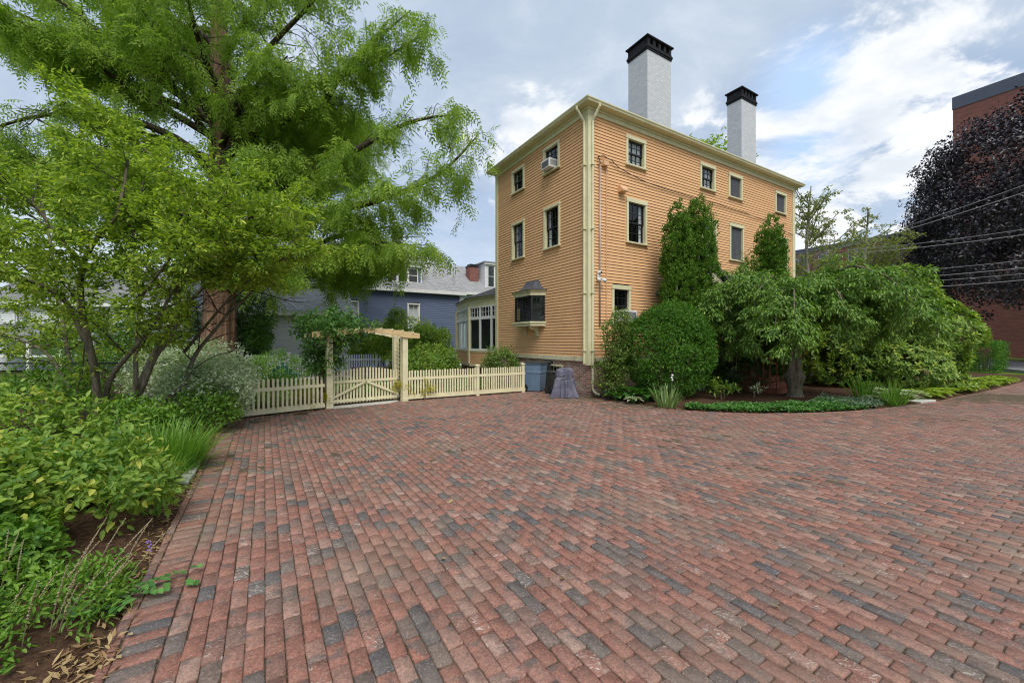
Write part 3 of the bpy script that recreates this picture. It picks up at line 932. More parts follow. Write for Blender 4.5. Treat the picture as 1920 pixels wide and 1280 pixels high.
for (p, q) in zip(SR[:3], SR[1:4]):
    a, b = Vector((*p, 0)), Vector((*q, 0)); u = (b - a).normalized(); L = (b - a).length
    nn = Vector((u.y, -u.x, 0))
    mid = (a + b) / 2 - Vector((*np.mean(np.array(SR), 0), 0))
    if nn.dot(mid) < 0: nn = -nn
    siding(mb, lambda s, o_, z: tuple(a + u * s + nn * o_ + Vector((0, 0, z))), L, 0.62, 1.20)
    Mx = Matrix(((u.x, nn.x, 0, a.x), (u.y, nn.y, 0, a.y), (0, 0, 1, 0), (0, 0, 0, 1)))
    k = max(2, int(round(L / 0.9)))
    for j in range(k + 1):
        xx = L * j / k
        wh.box(max(0, xx - 0.055), min(L, xx + 0.055), -0.04, 0.025, 1.28, 3.38, Mx)
    for z0, z1 in ((1.28, 1.36), (2.74, 2.88), (3.30, 3.38)):
        wh.box(0, L, -0.04, 0.02, z0, z1, Mx)
    for j in range(k):
        for c in (1, 2, 3):
            xx = L * (j + c / 4) / k
            wh.box(xx - 0.008, xx + 0.008, -0.02, 0.008, 2.88, 3.30, Mx)
    wh.box(0, L, -0.02, 0.007, 3.08, 3.095, Mx)
    gl.add([Mx @ Vector(v) for v in ((0.02, -0.01, 1.3), (L - 0.02, -0.01, 1.3), (L - 0.02, -0.01, 3.36), (0.02, -0.01, 3.36))], [(0, 1, 2, 3)])
mb.build('sunroom_siding', M['peach'], sr)
wh.build('sunroom_sash', M['white'], sr)
gl.build('sunroom_pane', M['glass'], sr)
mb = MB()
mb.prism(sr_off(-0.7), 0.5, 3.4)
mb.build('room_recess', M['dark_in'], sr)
mb = MB()
o1 = sr_off(0.22); c0 = (2.2, LL + 0.02)
mb.add([(x, y, 3.80) for x, y in o1] + [(c0[0] - 0.8, c0[1] + 0.6, 4.55), (c0[0] + 0.8, c0[1] + 0.02, 4.55)] , [(0, 1, 5), (1, 2, 5), (2, 3, 5), (3, 4, 6, 5), (0, 5, 6), (4, 3, 2, 1, 0)])
mb.build('sunroom_roof', M['roof'], sr)

# entry gable and side porch along the front, mostly behind planting
mb = MB()
siding(mb, lambda s, o_, z: (6.4 + s, -2.0 - o_, z), 6.4, 1.10, 1.95)
siding(mb, lambda s, o_, z: (6.4 - o_, -2.0 + s, z), 2.0, 1.10, 1.95)
po = mb.build('porch', M['peach'], house)
mb = MB()
mb.box(6.3, 12.95, -2.08, 0.0, 0.98, 1.10)
mb.box(6.3, 12.95, -2.06, -1.94, 1.951, 2.02)
for xx in (6.42, 9.5, 12.7):
    mb.box(xx, xx + 0.19, -2.05, -1.86, 0.0, 0.98); mb.box(xx + 0.01, xx + 0.18, -2.07, -1.88, 1.10, 3.25)
mb.box(6.2, 13.0, -2.2, -1.8, 3.25, 3.45)
mb.build('porch_frame', M['cream'], po, bevel=0.005)
mb = MB()
mb.add([(6.0, -2.45, 3.46), (13.1, -2.45, 3.46), (13.1, -0.05, 4.42), (6.0, -0.05, 4.42), (6.0, -2.45, 3.40), (13.1, -2.45, 3.40), (13.1, -0.05, 3.44), (6.0, -0.05, 3.44)],
       [(0, 1, 2, 3), (4, 7, 6, 5), (0, 4, 5, 1), (1, 5, 6, 2), (3, 2, 6, 7), (0, 3, 7, 4)])
mb.build('porch_roof', M['roof'], po)
lat = MB()
for i in range(60):
    xx = 6.65 + i * 0.105
    if xx < 12.6: lat.box(xx, xx + 0.045, -1.99, -1.97, 0.08, 0.95)
for z in (0.12, 0.32, 0.52, 0.72, 0.9): lat.box(6.62, 12.68, -1.968, -1.95, z, z + 0.04)
lat.build('porch_lattice', M['white'], po)
mb = MB()
mb.box(3.75, 5.4, -1.15, -0.02, 0.0, 0.95)
mb.box(3.5, 3.66, -1.12, -0.96, 0.95, 3.1); mb.box(5.45, 5.61, -1.12, -0.96, 0.95, 3.1)
mb.box(3.4, 5.72, -1.2, -0.03, 3.1, 3.35)
mb.prism([(3.25, 3.352), (5.87, 3.352), (4.56, 4.25)], -1.2, -0.03, 'y')
ent = mb.build('entry_porch', M['cream'], house, bevel=0.005)
mb = MB()
for s in (-1, 1):
    a = (4.56, 4.30); b = (4.56 + s * 1.45, 3.33)
    mb.prism([(a[0], a[1]), (b[0], b[1]), (b[0], b[1] + 0.08), (a[0], a[1] + 0.1)] if s > 0 else [(b[0], b[1]), (a[0], a[1]), (a[0], a[1] + 0.1), (b[0], b[1] + 0.08)], -1.36, -0.028, 'y')
mb.build('entry_roof', M['roof'], ent)
M['red_step'] = m_plain('red painted step', (0.26, 0.085, 0.05), 0.7, 0.2, 5.0)
mb = MB()
for k in range(5):
    mb.box(5.0, 6.3, -2.0 - k * 0.27, -1.73 - k * 0.27, 0.0, 0.92 - k * 0.18)
mb.build('front_steps', M['red_step'], ent)
mb = MB()
for xx in (5.02, 6.28):
    mb.bar((xx, -1.8, 1.75), (xx, -3.1, 0.95), 0.05, 0.06)
    for k in range(7):
        y = -1.85 - k * 0.2
        mb.box(xx - 0.015, xx + 0.015, y - 0.015, y + 0.015, max(0.1, 0.86 - k * 0.125), 1.72 - k * 0.125)
mb.build('stair_rail', M['red_step'], ent)

# things fixed in or on the house that one could lift away
M['ac_white'] = m_plain('air conditioner casing', (0.66, 0.67, 0.66), 0.5, 0.05, dirt=(0.35, 0.34, 0.32), dirt_amt=0.3)
M['ac_dark'] = m_plain('air conditioner grille', (0.12, 0.125, 0.13), 0.6, 0.1)
def air_con(label, loc, rz, wd=0.62, ht=0.36, dp=0.42):
    t = thing('air_conditioner', label, 'air conditioner', loc, rz, 'window air conditioners')
    mb = MB(); mb.box(0, wd, -dp, 0.12, 0, ht); mb.build('case', M['ac_white'], t, bevel=0.012)
    mb = MB()
    for k in range(9):
        z = 0.05 + k * (ht - 0.1) / 9
        mb.box(0.05, wd - 0.05, -dp - 0.006, -dp + 0.004, z, z + 0.018)
    mb.build('rear_grille', M['ac_dark'], t)
    for s in (0, 1):
        mb = MB()
        for k in range(7):
            y = -dp + 0.05 + k * 0.04
            mb.box(-0.005 if s == 0 else wd - 0.004, 0.004 if s == 0 else wd + 0.005, y, y + 0.018, 0.08, ht - 0.06)
        mb.build('side_vent', M['ac_dark'], t)
    return t
air_con('white air conditioner in the ground floor window above the clipped round bush', wl(1.10, 0, 2.34), TH)
air_con('white air conditioner in a top floor window of the side wall', wl(0, 2.15, 7.72), TH - R(90), 0.50, 0.31, 0.30)
t = thing('security_light', 'white twin floodlight fixed by the house corner above the rose bush', 'floodlight', wl(0.36, -0.05, 3.72), TH)
mb = MB(); mb.box(-0.06, 0.06, -0.05, 0.0, -0.08, 0.10); mb.build('base', M['white'], t, bevel=0.01)
for s in (-1, 1):
    mb = MB(); mb.tube([(s * 0.03, -0.05, -0.02), (s * 0.09, -0.11, -0.06)], 0.015, 8); mb.tube([(s * 0.08, -0.1, -0.06), (s * 0.14, -0.20, -0.12)], [0.035, 0.062], 12)
    mb.build('lamp_head', M['white'], t, smooth=True)
mb = MB(); mb.tube([(0, -0.04, 0.16), (0, -0.14, 0.14)], 0.045, 12); mb.box(-0.05, 0.05, -0.06, -0.0, 0.11, 0.21); mb.build('camera_body', M['white'], t, bevel=0.006)
mb = MB(); mb.tube([(0, -0.139, 0.14), (0, -0.15, 0.139)], 0.033, 12); mb.build('lens', M['black'], t)
# black service cable that sags across the front wall
mb = MB()
key = [(0.33, 7.52), (0.55, 7.62), (0.9, 7.55), (1.3, 7.36), (2.6, 7.16), (4.4, 7.12), (6.6, 7.14), (8.6, 7.10), (10.4, 7.02), (12.6, 6.7)]
pts = []
for (a, b) in zip(key[:-1], key[1:]):
    for i in range(4):
        s = i / 4
        pts.append((a[0] + (b[0] - a[0]) * s, -0.075, a[1] + (b[1] - a[1]) * s - 0.02 * math.sin(math.pi * s)))
pts.append((12.6, -0.075, 6.7))
mb.tube(pts, 0.013, 6)
mb.tube([(0.33, -0.06, 7.52), (0.36, -0.10, 7.45), (0.36, -0.12, 7.36)], 0.012, 6)
tag(mb.build('utility_cable', M['blkcable'], loc=(HX, HY, 0), rz=TH), 'black cable sagging across the peach front wall between the window rows', 'cable')
# ------------------------------------------------------------------ leaves
def nrm(a):
    return a / np.maximum(np.linalg.norm(a, axis=-1, keepdims=True), 1e-9)


def leaf_mesh(name, P, A, N, L, W, tint, mat, parent=None, fine=False, droop=0.12, fold=0.22):
    """one mesh of single leaves: P base, A axis, N face normal, L length, W width"""
    n = len(P)
    L = np.broadcast_to(L, (n,))[:, None]; W = np.broadcast_to(W, (n,))[:, None]
    A = nrm(A)
    N = nrm(N - A * (N * A).sum(1, keepdims=True))
    Sd = np.cross(A, N)
    if fine:
        tab = [(0, 0, 0), (0.28, 0.43, 1), (0.66, 0.36, 1), (1.0, 0, 0), (0.66, -0.36, 1), (0.28, -0.43, 1)]
    else:
        tab = [(0, 0, 0), (0.45, 0.5, 1), (1.0, 0, 0), (0.45, -0.5, 1)]
    V = np.stack([P + A * L * a + Sd * W * s + N * (W * fold * k - L * droop * a * a) for a, s, k in tab], 1)
    k = len(tab)
    i0 = np.arange(n)[:, None] * k
    if fine:
        F = [np.concatenate([i0 + np.array([[0, 5, 4, 3]]), i0 + np.array([[0, 3, 2, 1]])])]
    else:
        F = [np.concatenate([i0 + np.array([[0, 3, 2]]), i0 + np.array([[0, 2, 1]])])]
    me = np_mesh(name, V.reshape(-1, 3), F, {'tint': np.repeat(tint, k)})
    return link_mesh(name, me, mat, parent)


def rnd_dir(rng, n):
    return nrm(rng.normal(size=(n, 3)))


UP = np.array([0.0, 0.0, 1.0])


def clump_leaves(rng, C, Rr, per, up=0.6, out=0.7, rand=0.55, shell=0.45, flat=1.0, hang=0.0, ctint=0.25):
    """leaves round clump centres C with radii Rr: returns P, A, N, tint, outward direction"""
    C = np.repeat(np.asarray(C), per, 0); Rr = np.repeat(np.broadcast_to(Rr, (len(C) // per,)), per)[:, None]
    n = len(C)
    d = rnd_dir(rng, n)
    r = shell + (1 - shell) * rng.random((n, 1)) ** 0.6
    off = d * r * Rr
    off[:, 2] *= flat
    P = C + off
    N = nrm(UP * up + d * out * 0.6 + rng.normal(size=(n, 3)) * rand)
    A = nrm(d * out + rng.normal(size=(n, 3)) * rand - UP * hang)
    base = np.repeat(rng.random(n // per), per)
    tint = np.clip(0.5 + (base - 0.5) * 2 * ctint + rng.normal(0, 0.2, n), 0, 1)
    return P, A, N, tint, d


def lumpy(rng, n, rad, seed, amp=0.22, zlo=-0.6, freq=2.2, up_bias=0.0):
    """points on a lumpy ellipsoid (unit centre), lower part cut at zlo"""
    rad = np.asarray(rad, float)
    d = rnd_dir(rng, int(n * 2.2))
    d = d[d[:, 2] > zlo][:n]
    ph = np.random.default_rng(seed).random((6, 3)) * 6.28
    fr = np.random.default_rng(seed + 1).normal(size=(6, 3)) * freq
    b = sum(np.sin(d @ fr[i] + ph[i, 0]) for i in range(6)) / 3.0
    return d * (1 + amp * b)[:, None] * rad, d


def stems_mb(rng, n, spread, h, r0, top=0.5, base=0.12):
    mb = MB()
    for i in range(n):
        a = rng.random() * 6.28
        r = spread * math.sqrt(rng.random())
        p0 = np.array([math.cos(a) * base * rng.random() * 2, math.sin(a) * base * rng.random() * 2, -0.05])
        p1 = np.array([math.cos(a) * r, math.sin(a) * r, h * (0.6 + 0.4 * rng.random())])
        mid = (p0 + p1) / 2 + np.array([*rng.normal(0, 0.06 * spread, 2), 0.08 * h])
        q = [p0 * (1 - t) ** 2 + mid * 2 * t * (1 - t) + p1 * t * t for t in np.linspace(0, 1, 6)]
        mb.tube(q, list(np.linspace(r0, r0 * top, 6)), 5, False)
    return mb


def bush(name, label, cat, loc, rad, mat, leafL, leafW, nclump, clr, per, seed, zc=None, zlo=-0.6, amp=0.2, up=0.6, out=0.7, rand=0.5,
         hang=0.0, fine=False, inner=0.25, group=None, stem=True, stem_mat=None, flat=1.0, shell=0.4, ctint=0.25, nstem=9, rz=0.0, droop=0.12, freq=2.2):
    """shrub: lumpy crown of leaf clumps on a cluster of stems; rad=(rx,ry,rz); its centre at zc above the base"""
    rng = np.random.default_rng(seed)
    t = thing(name, label, cat, loc, rz, group)
    zc = rad[2] * 0.62 if zc is None else zc
    S1, d = lumpy(rng, nclump, rad, seed + 7, amp, zlo, freq)
    k = rng.random(len(S1))
    S1 = S1 * np.where(k < inner, 0.45 + 0.4 * rng.random(len(S1)), 0.93)[:, None] + np.array([0, 0, zc])
    S1[:, 2] = np.maximum(S1[:, 2], clr * 0.35)
    P, A, N, tint, dd = clump_leaves(rng, S1, clr * (0.7 + 0.6 * rng.random(len(S1))), per, up, out, rand, shell, flat, hang, ctint)
    N = N + np.repeat(d, per, 0)[:len(N)] * 0.35
    leaf_mesh('foliage', P, A, N, leafL * rng.uniform(0.65, 1.2, len(P)), leafW * rng.uniform(0.75, 1.15, len(P)), tint, mat, t, fine, droop)
    if stem:
        stems_mb(rng, nstem, 0.62 * min(rad[0], rad[1]), zc + 0.35 * rad[2], 0.018 + 0.008 * rad[2]).build('stem', stem_mat or M['twig'], t, smooth=True)
    return t


# ------------------------------------------------------------------ trees
class Tree:
    def __init__(self, seed):
        self.rng = np.random.default_rng(seed)
        self.mb = MB()
        self.tw_p, self.tw_d, self.tw_l = [], [], []       # twig samples: point, direction, order

    def path(self, p, d, L, n, grav=0.0, wob=0.12):
        p = np.array(p, float); d = nrm(np.array(d, float))
        pts, ds = [p.copy()], [d.copy()]
        for i in range(n):
            d = nrm(d + self.rng.normal(0, wob, 3) + np.array([0, 0, grav]) / n)
            p = p + d * L / n
            pts.append(p.copy()); ds.append(d.copy())
        return pts, ds

    def limb(self, pts, r0, r1, n=7):
        self.mb.tube(pts, list(np.linspace(r0, r1, len(pts))), n, False)

    def spline(self, key, m=5):
        K = [np.array(k, float) for k in key]
        out = []
        for i in range(len(K) - 1):
            a = K[max(i - 1, 0)]; b = K[i]; c = K[i + 1]; d = K[min(i + 2, len(K) - 1)]
            for s in range(m):
                t = s / m
                out.append(0.5 * (2 * b + (c - a) * t + (2 * a - 5 * b + 4 * c - d) * t * t + (-a + 3 * b - 3 * c + d) * t ** 3))
        out.append(K[-1])
        return out

    def sprout(self, pts, start, step, L, r, spread=0.9, grav=-0.4, upb=0.15, sub=None, order=1, jit=0.3):
        """side branches along pts; sub = (step, L, r, grav) for the next order; samples go to tw_*"""
        pts = [np.array(p) for p in pts]
        seg = [np.linalg.norm(b - a) for a, b in zip(pts[:-1], pts[1:])]
        tot = sum(seg)
        s = start * tot
        side = 1
        while s < tot:
            q = s; i = 0
            while i < len(seg) - 1 and q > seg[i]: q -= seg[i]; i += 1
            d = (pts[i + 1] - pts[i]) / max(seg[i], 1e-6)
            p = pts[i] + d * q
            f = s / tot
            lat = np.cross(d, UP)
            if np.linalg.norm(lat) < 0.2: lat = rnd_dir(self.rng, 1)[0]
            lat = nrm(lat) * side
            dd = nrm(d * (1 - spread * 0.5) + lat * spread + UP * upb + self.rng.normal(0, jit, 3))
            LL_ = L * (1.0 - 0.45 * f) * self.rng.uniform(0.6, 1.25)
            pp, ds = self.path(p, dd, LL_, 5, grav)
            self.mb.tube(pp, list(np.linspace(r * (1 - 0.5 * f), r * 0.25, len(pp))), 4 if order > 1 else 5, False)
            if sub:
                self.sprout(pp, 0.12, sub[0], sub[1] * (0.6 + 0.4 * LL_ / L), sub[2], spread, sub[3], upb, None, order + 1, jit)
            else:
                self.tw_p += pp; self.tw_d += ds
            if sub:
                self.tw_p += pp[2:]; self.tw_d += ds[2:]
            side = -side
            s += step * self.rng.uniform(0.6, 1.4)


def twig_leaves(rng, tp, td, per, spread, L, W, hang=0.2, up=0.9, rand=0.4, along=0.6):
    """leaves spread about twig samples"""
    P = np.repeat(np.asarray(tp), per, 0); D = np.repeat(np.asarray(td), per, 0)
    n = len(P)
    o = rnd_dir(rng, n); o[:, 2] *= 0.6
    P = P + o * spread * rng.random((n, 1))
    A = nrm(D * along + o * 0.9 - UP * hang + rng.normal(size=(n, 3)) * rand)
    N = nrm(UP * up + rng.normal(size=(n, 3)) * rand + o * 0.2)
    base = np.repeat(rng.random(n // per), per)
    tint = np.clip(0.5 + (base - 0.5) * 0.5 + rng.normal(0, 0.22, n), 0, 1)
    return P, A, N, L * rng.uniform(0.6, 1.2, n), W * rng.uniform(0.75, 1.2, n), tint


M['twig'] = m_bark('shrub stem bark', (0.10, 0.075, 0.05), (0.19, 0.15, 0.11), 20.0)
M['bark_grey'] = m_bark('grey brown bark', (0.085, 0.07, 0.05), (0.21, 0.185, 0.14), 14.0)
M['bark_dark'] = m_bark('dark bark', (0.035, 0.028, 0.022), (0.10, 0.08, 0.06), 10.0)
M['bark_red'] = m_bark('fibrous red brown bark', (0.075, 0.042, 0.026), (0.30, 0.185, 0.125), 7.0, (1, 1, 0.07), 1.0)
M['bark_pale'] = m_bark('pale smooth bark', (0.20, 0.19, 0.16), (0.36, 0.34, 0.30), 9.0)
M['lf_redwood'] = m_leaf('feathery conifer leaf', (0.11, 0.215, 0.030), (0.38, 0.52, 0.075), 0.48, 0.5, 0.2)
M['lf_lime'] = m_leaf('yellow green broad leaf', (0.105, 0.20, 0.030), (0.43, 0.55, 0.075), 0.42, 0.5, 0.3, (0.54, 0.57, 0.11), 0.05)
M['lf_shrub'] = m_leaf('lime shrub leaf', (0.08, 0.19, 0.034), (0.35, 0.48, 0.075), 0.35, 0.5, 0.28, (0.50, 0.52, 0.10), 0.08)
M['lf_mid'] = m_leaf('mid green leaf', (0.065, 0.175, 0.024), (0.22, 0.38, 0.045), 0.32, 0.45, 0.3)
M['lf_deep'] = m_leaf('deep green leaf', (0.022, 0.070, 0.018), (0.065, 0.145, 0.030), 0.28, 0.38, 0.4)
M['lf_vari'] = m_leaf('white edged leaf', (0.26, 0.38, 0.18), (0.74, 0.79, 0.60), 0.3, 0.5, 0.3, (0.82, 0.84, 0.72), 0.25)
M['lf_thuja'] = m_leaf('arborvitae spray', (0.045, 0.125, 0.014), (0.16, 0.29, 0.028), 0.25, 0.55, 0.25, (0.22, 0.26, 0.06), 0.05)
M['lf_yew'] = m_leaf('clipped yew needle', (0.030, 0.115, 0.012), (0.11, 0.25, 0.020), 0.22, 0.5, 0.3, (0.22, 0.36, 0.03), 0.06)
M['lf_cherry'] = m_leaf('weeping tree leaf', (0.065, 0.165, 0.028), (0.26, 0.41, 0.075), 0.34, 0.42, 0.4)
M['lf_rhodo'] = m_leaf('leathery shrub leaf', (0.065, 0.16, 0.024), (0.30, 0.43, 0.055), 0.28, 0.42, 0.4, (0.46, 0.52, 0.08), 0.14)
M['lf_purple'] = m_leaf('dark purple leaf', (0.014, 0.012, 0.016), (0.044, 0.036, 0.046), 0.06, 0.38, 0.5, (0.10, 0.088, 0.11), 0.12, (1.2, 0.8, 0.9))
M['lf_olive'] = m_leaf('sparse olive leaf', (0.13, 0.17, 0.045), (0.30, 0.34, 0.09), 0.4, 0.5, 0.3)
M['lf_grass'] = m_leaf('grass blade', (0.100, 0.240, 0.030), (0.240, 0.420, 0.060), 0.4, 0.4, 0.35)
M['lf_iris'] = m_leaf('iris blade', (0.150, 0.250, 0.090), (0.310, 0.420, 0.170), 0.35, 0.4, 0.35)
M['lf_cover'] = m_leaf('ground cover leaf', (0.05, 0.16, 0.035), (0.15, 0.33, 0.075), 0.25, 0.45, 0.35)
M['lf_silver'] = m_leaf('silvery ground cover leaf', (0.100, 0.190, 0.110), (0.300, 0.400, 0.290), 0.25, 0.5, 0.3)
M['lf_hosta'] = m_leaf('hosta leaf', (0.110, 0.230, 0.050), (0.300, 0.420, 0.140), 0.3, 0.38, 0.45)
M['lf_hosta_lime'] = m_leaf('lime hosta leaf', (0.200, 0.320, 0.035), (0.400, 0.500, 0.060), 0.35, 0.4, 0.4)
M['lf_yellow'] = m_leaf('yellow young leaf', (0.340, 0.340, 0.030), (0.550, 0.480, 0.045), 0.4, 0.5, 0.3)
M['lf_dry'] = m_leaf('dry fallen leaf', (0.220, 0.125, 0.055), (0.460, 0.340, 0.170), 0.15, 0.7, 0.2)
M['lf_rose'] = m_leaf('thin stemmed shrub leaf', (0.075, 0.170, 0.030), (0.240, 0.330, 0.075), 0.35, 0.42, 0.35, (0.360, 0.380, 0.140), 0.05)
M['flower_purple'] = m_plain('purple flower', (0.26, 0.16, 0.5), 0.6)
M['flower_white'] = m_plain('white flower', (0.75, 0.75, 0.72), 0.6)
M['drystalk'] = m_plain('dry flower stalk', (0.30, 0.24, 0.15), 0.8, 0.2, 20.0)


# ------------------------------------------------------------------ tall feathery conifer
def fluted_trunk(key, radii, seed, n=56, flute=0.10):
    rng = np.random.default_rng(seed)
    ph = rng.random(5) * 6.28
    mb = MB()
    T = Tree(seed)
    pts = T.spline(key, 6)
    rr = np.interp(np.linspace(0, 1, len(pts)), np.linspace(0, 1, len(radii)), radii)
    b = 0
    for i, (p, r) in enumerate(zip(pts, rr)):
        z = p[2]
        amp = flute * (0.45 + 1.1 * math.exp(-max(z, 0) / 1.6))
        for k in range(n):
            a = 2 * math.pi * k / n
            q = 1 + amp * (0.9 * math.sin(5 * a + ph[0] + 0.12 * z) + 0.55 * math.sin(9 * a + ph[1] - 0.2 * z) + 0.35 * math.sin(17 * a + ph[2] + 0.1 * z) + 0.25 * math.sin(26 * a + ph[3] + 0.15 * z))
            mb.v.append((p[0] + r * q * math.cos(a), p[1] + r * q * math.sin(a), z))
    for i in range(len(pts) - 1):
        for k in range(n):
            a = i * n + k; c = i * n + (k + 1) % n
            mb.f.append((a, c, c + n, a + n))
    return mb


def redwood():
    X0, Y0 = -11.9, 16.5
    t = thing('conifer_tree', 'towering feathery green conifer with thick fluted reddish trunk behind the picket fence', 'tree', (X0, Y0, 0))
    fluted_trunk([(0, 0, -0.2), (0.0, 0, 0.6), (0.05, 0, 2.0), (0.12, 0, 4.5), (0.18, 0.0, 8.0), (0.12, 0, 12.0), (0.0, 0.1, 16.0), (0.05, 0.1, 19.0)],
                 [0.86, 0.66, 0.56, 0.50, 0.43, 0.34, 0.25, 0.15], 5).build('trunk', M['bark_red'], t, smooth=True)
    T = Tree(8)
    rng = T.rng
    f = 766.0
    def pix(px, py, Y):       # photograph position -> tree-local point at a chosen depth
        return np.array([(px - 960) / f * Y - X0, Y - Y0, 1.7 - (py - 640) / f * Y])
    keys = [
        # main limbs, each at its own depth about the trunk
        [pix(400, 195, 16.4), pix(336, 148, 15.5), pix(242, 37, 14.6), pix(150, -60, 14.0)],
        [pix(402, 215, 16.5), pix(316, 165, 16.0), pix(215, 87, 15.3), pix(111, 0, 14.6), pix(0, -70, 14.2)],
        [pix(402, 235, 16.4), pix(270, 120, 15.2), pix(120, 64, 13.9), pix(0, 8, 12.8)],
        [pix(404, 160, 16.6), pix(383, 138, 16.9), pix(296, 67, 17.8), pix(220, -30, 18.4)],
        [pix(420, 250, 16.5), pix(457, 215, 16.0), pix(520, 186, 15.4), pix(585, 161, 15.0), pix(700, 120, 14.7), pix(800, 60, 14.5)],
        [pix(422, 290, 16.3), pix(514, 232, 15.6), pix(591, 208, 15.1), pix(640, 141, 14.7), pix(700, 80, 14.4), pix(770, 20, 14.2)],
        [pix(418, 260, 16.5), pix(445, 190, 15.8), pix(497, 100, 15.2), pix(578, 13, 14.6), pix(640, -70, 14.2)],
        [pix(424, 400, 16.3), pix(520, 352, 15.6), pix(644, 293, 15.0), pix(762, 232, 14.6), pix(850, 215, 14.4)],
        [pix(422, 440, 16.4), pix(520, 405, 15.5), pix(640, 392, 14.8), pix(740, 365, 14.4), pix(827, 324, 14.1), pix(895, 255, 13.9)],
        [pix(418, 520, 16.2), pix(500, 515, 15.6), pix(620, 478, 15.0), pix(718, 455, 14.6), pix(790, 465, 14.3)],
        [pix(405, 330, 16.3), pix(330, 260, 15.6), pix(200, 215, 14.9), pix(60, 220, 14.2), pix(-60, 260, 13.8)],
        [pix(400, 420, 16.3), pix(320, 330, 15.4), pix(180, 300, 14.6), pix(40, 330, 13.9)],
        [pix(420, 470, 16.4), pix(540, 470, 16.9), pix(650, 440, 17.5), pix(760, 420, 18.0)],
        [pix(415, 120, 16.6), pix(450, 60, 15.8), pix(500, -30, 15.0), pix(560, -110, 14.4)],
        [pix(412, 100, 16.6), pix(350, 30, 16.0), pix(280, -60, 15.2)],
    ]
    # more limbs all round, so that the crown is whole from any side
    for i in range(26):
        z = rng.uniform(3.6, 17.0)
        a = i * 2.399 + rng.uniform(-0.3, 0.3)
        Lh = (8.2 if z < 12 else 8.2 * (21 - z) / 9) * rng.uniform(0.7, 1.0)
        if math.sin(a) < -0.3: Lh *= 0.72
        e = [np.array([0.1, 0, z])]
        for q in (0.3, 0.65, 1.0):
            e.append(np.array([math.cos(a + 0.15 * q) * Lh * q, math.sin(a + 0.15 * q) * Lh * q, z + Lh * (0.55 * q - 0.12 * q * q) * (0.9 if z > 6 else 0.4)]))
        keys.append(e)
    for k in keys:
        pts = T.spline(k, 5)
        Ln = sum(np.linalg.norm(b - a) for a, b in zip(pts[:-1], pts[1:]))
        T.limb(pts, 0.085 + 0.0125 * Ln, 0.02, 7)
        T.sprout(pts, 0.24, 0.27, 1.9, 0.028, 0.85, -0.55, 0.12, (0.28, 0.8, 0.010, -0.9))
    T.mb.build('limb', M['bark_dark'], t, smooth=True)
    # hanging feathery sprays: a thin axis carrying paired soft leaflets
    tp, td = np.array(T.tw_p), np.array(T.tw_d)
    near_trunk = (np.abs(tp[:, 0] - 0.1) < 1.1) & (tp[:, 1] < 0.6) & (tp[:, 1] > -2.6) & (tp[:, 2] > 3)
    keep = (tp[:, 2] < 17.5) & ~(near_trunk & (rng.random(len(tp)) < 0.88))
    # sprays gather in pads along the limbs, with open air between them
    gap = smooth_noise(tp[:, 0] + 0.35 * tp[:, 1], tp[:, 2] - 0.3 * tp[:, 1], 41, 1.0) * 0.6 + smooth_noise(tp[:, 0] - tp[:, 1], tp[:, 2], 42, 0.45) * 0.4
    keep &= gap + rng.normal(0, 0.05, len(gap)) > 0.40
    tp, td = tp[keep], td[keep]
    per = int(np.clip(round(30000 / len(tp)), 1, 4))
    P0 = np.repeat(tp, per, 0) + rng.normal(0, 0.09, (len(tp) * per, 3))
    D = nrm(np.repeat(td, per, 0) * 0.5 + rng.normal(0, 0.5, (len(P0), 3)) - UP * 0.8)
    Ls = rng.uniform(0.30, 0.66, len(P0))
    Nn = nrm(rng.normal(0, 0.6, (len(P0), 3)) + UP * 0.4)
    Nn = nrm(Nn - D * (Nn * D).sum(1, keepdims=True))
    Sd = np.cross(D, Nn)
    base_t = np.clip(rng.normal(0.5, 0.2, len(P0)), 0, 1)
    Ps, As, Ns, LL2, TT = [], [], [], [], []
    npair = 5
    for j in range(npair):
        s = (j + 0.4) / npair
        for sg in (-1, 1):
            Ps.append(P0 + D * (Ls * s)[:, None] - UP * (0.22 * Ls * s * s)[:, None])
            As.append(nrm(D * 0.75 + Sd * sg * 0.8 - UP * 0.25 + rng.normal(0, 0.12, D.shape)))
            Ns.append(Nn)
            LL2.append(Ls * (0.34 - 0.12 * abs(s - 0.45)))
            TT.append(np.clip(base_t + rng.normal(0, 0.1, len(base_t)), 0, 1))
    Ps, As, Ns, LL2, TT = map(np.concatenate, (Ps, As, Ns, LL2, TT))
    leaf_mesh('foliage', Ps, As, Ns, LL2, LL2 * 0.27, TT, M['lf_redwood'], t, False, 0.15, 0.1)
    print('redwood sprays', len(P0), 'leaflets', len(Ps))
redwood()


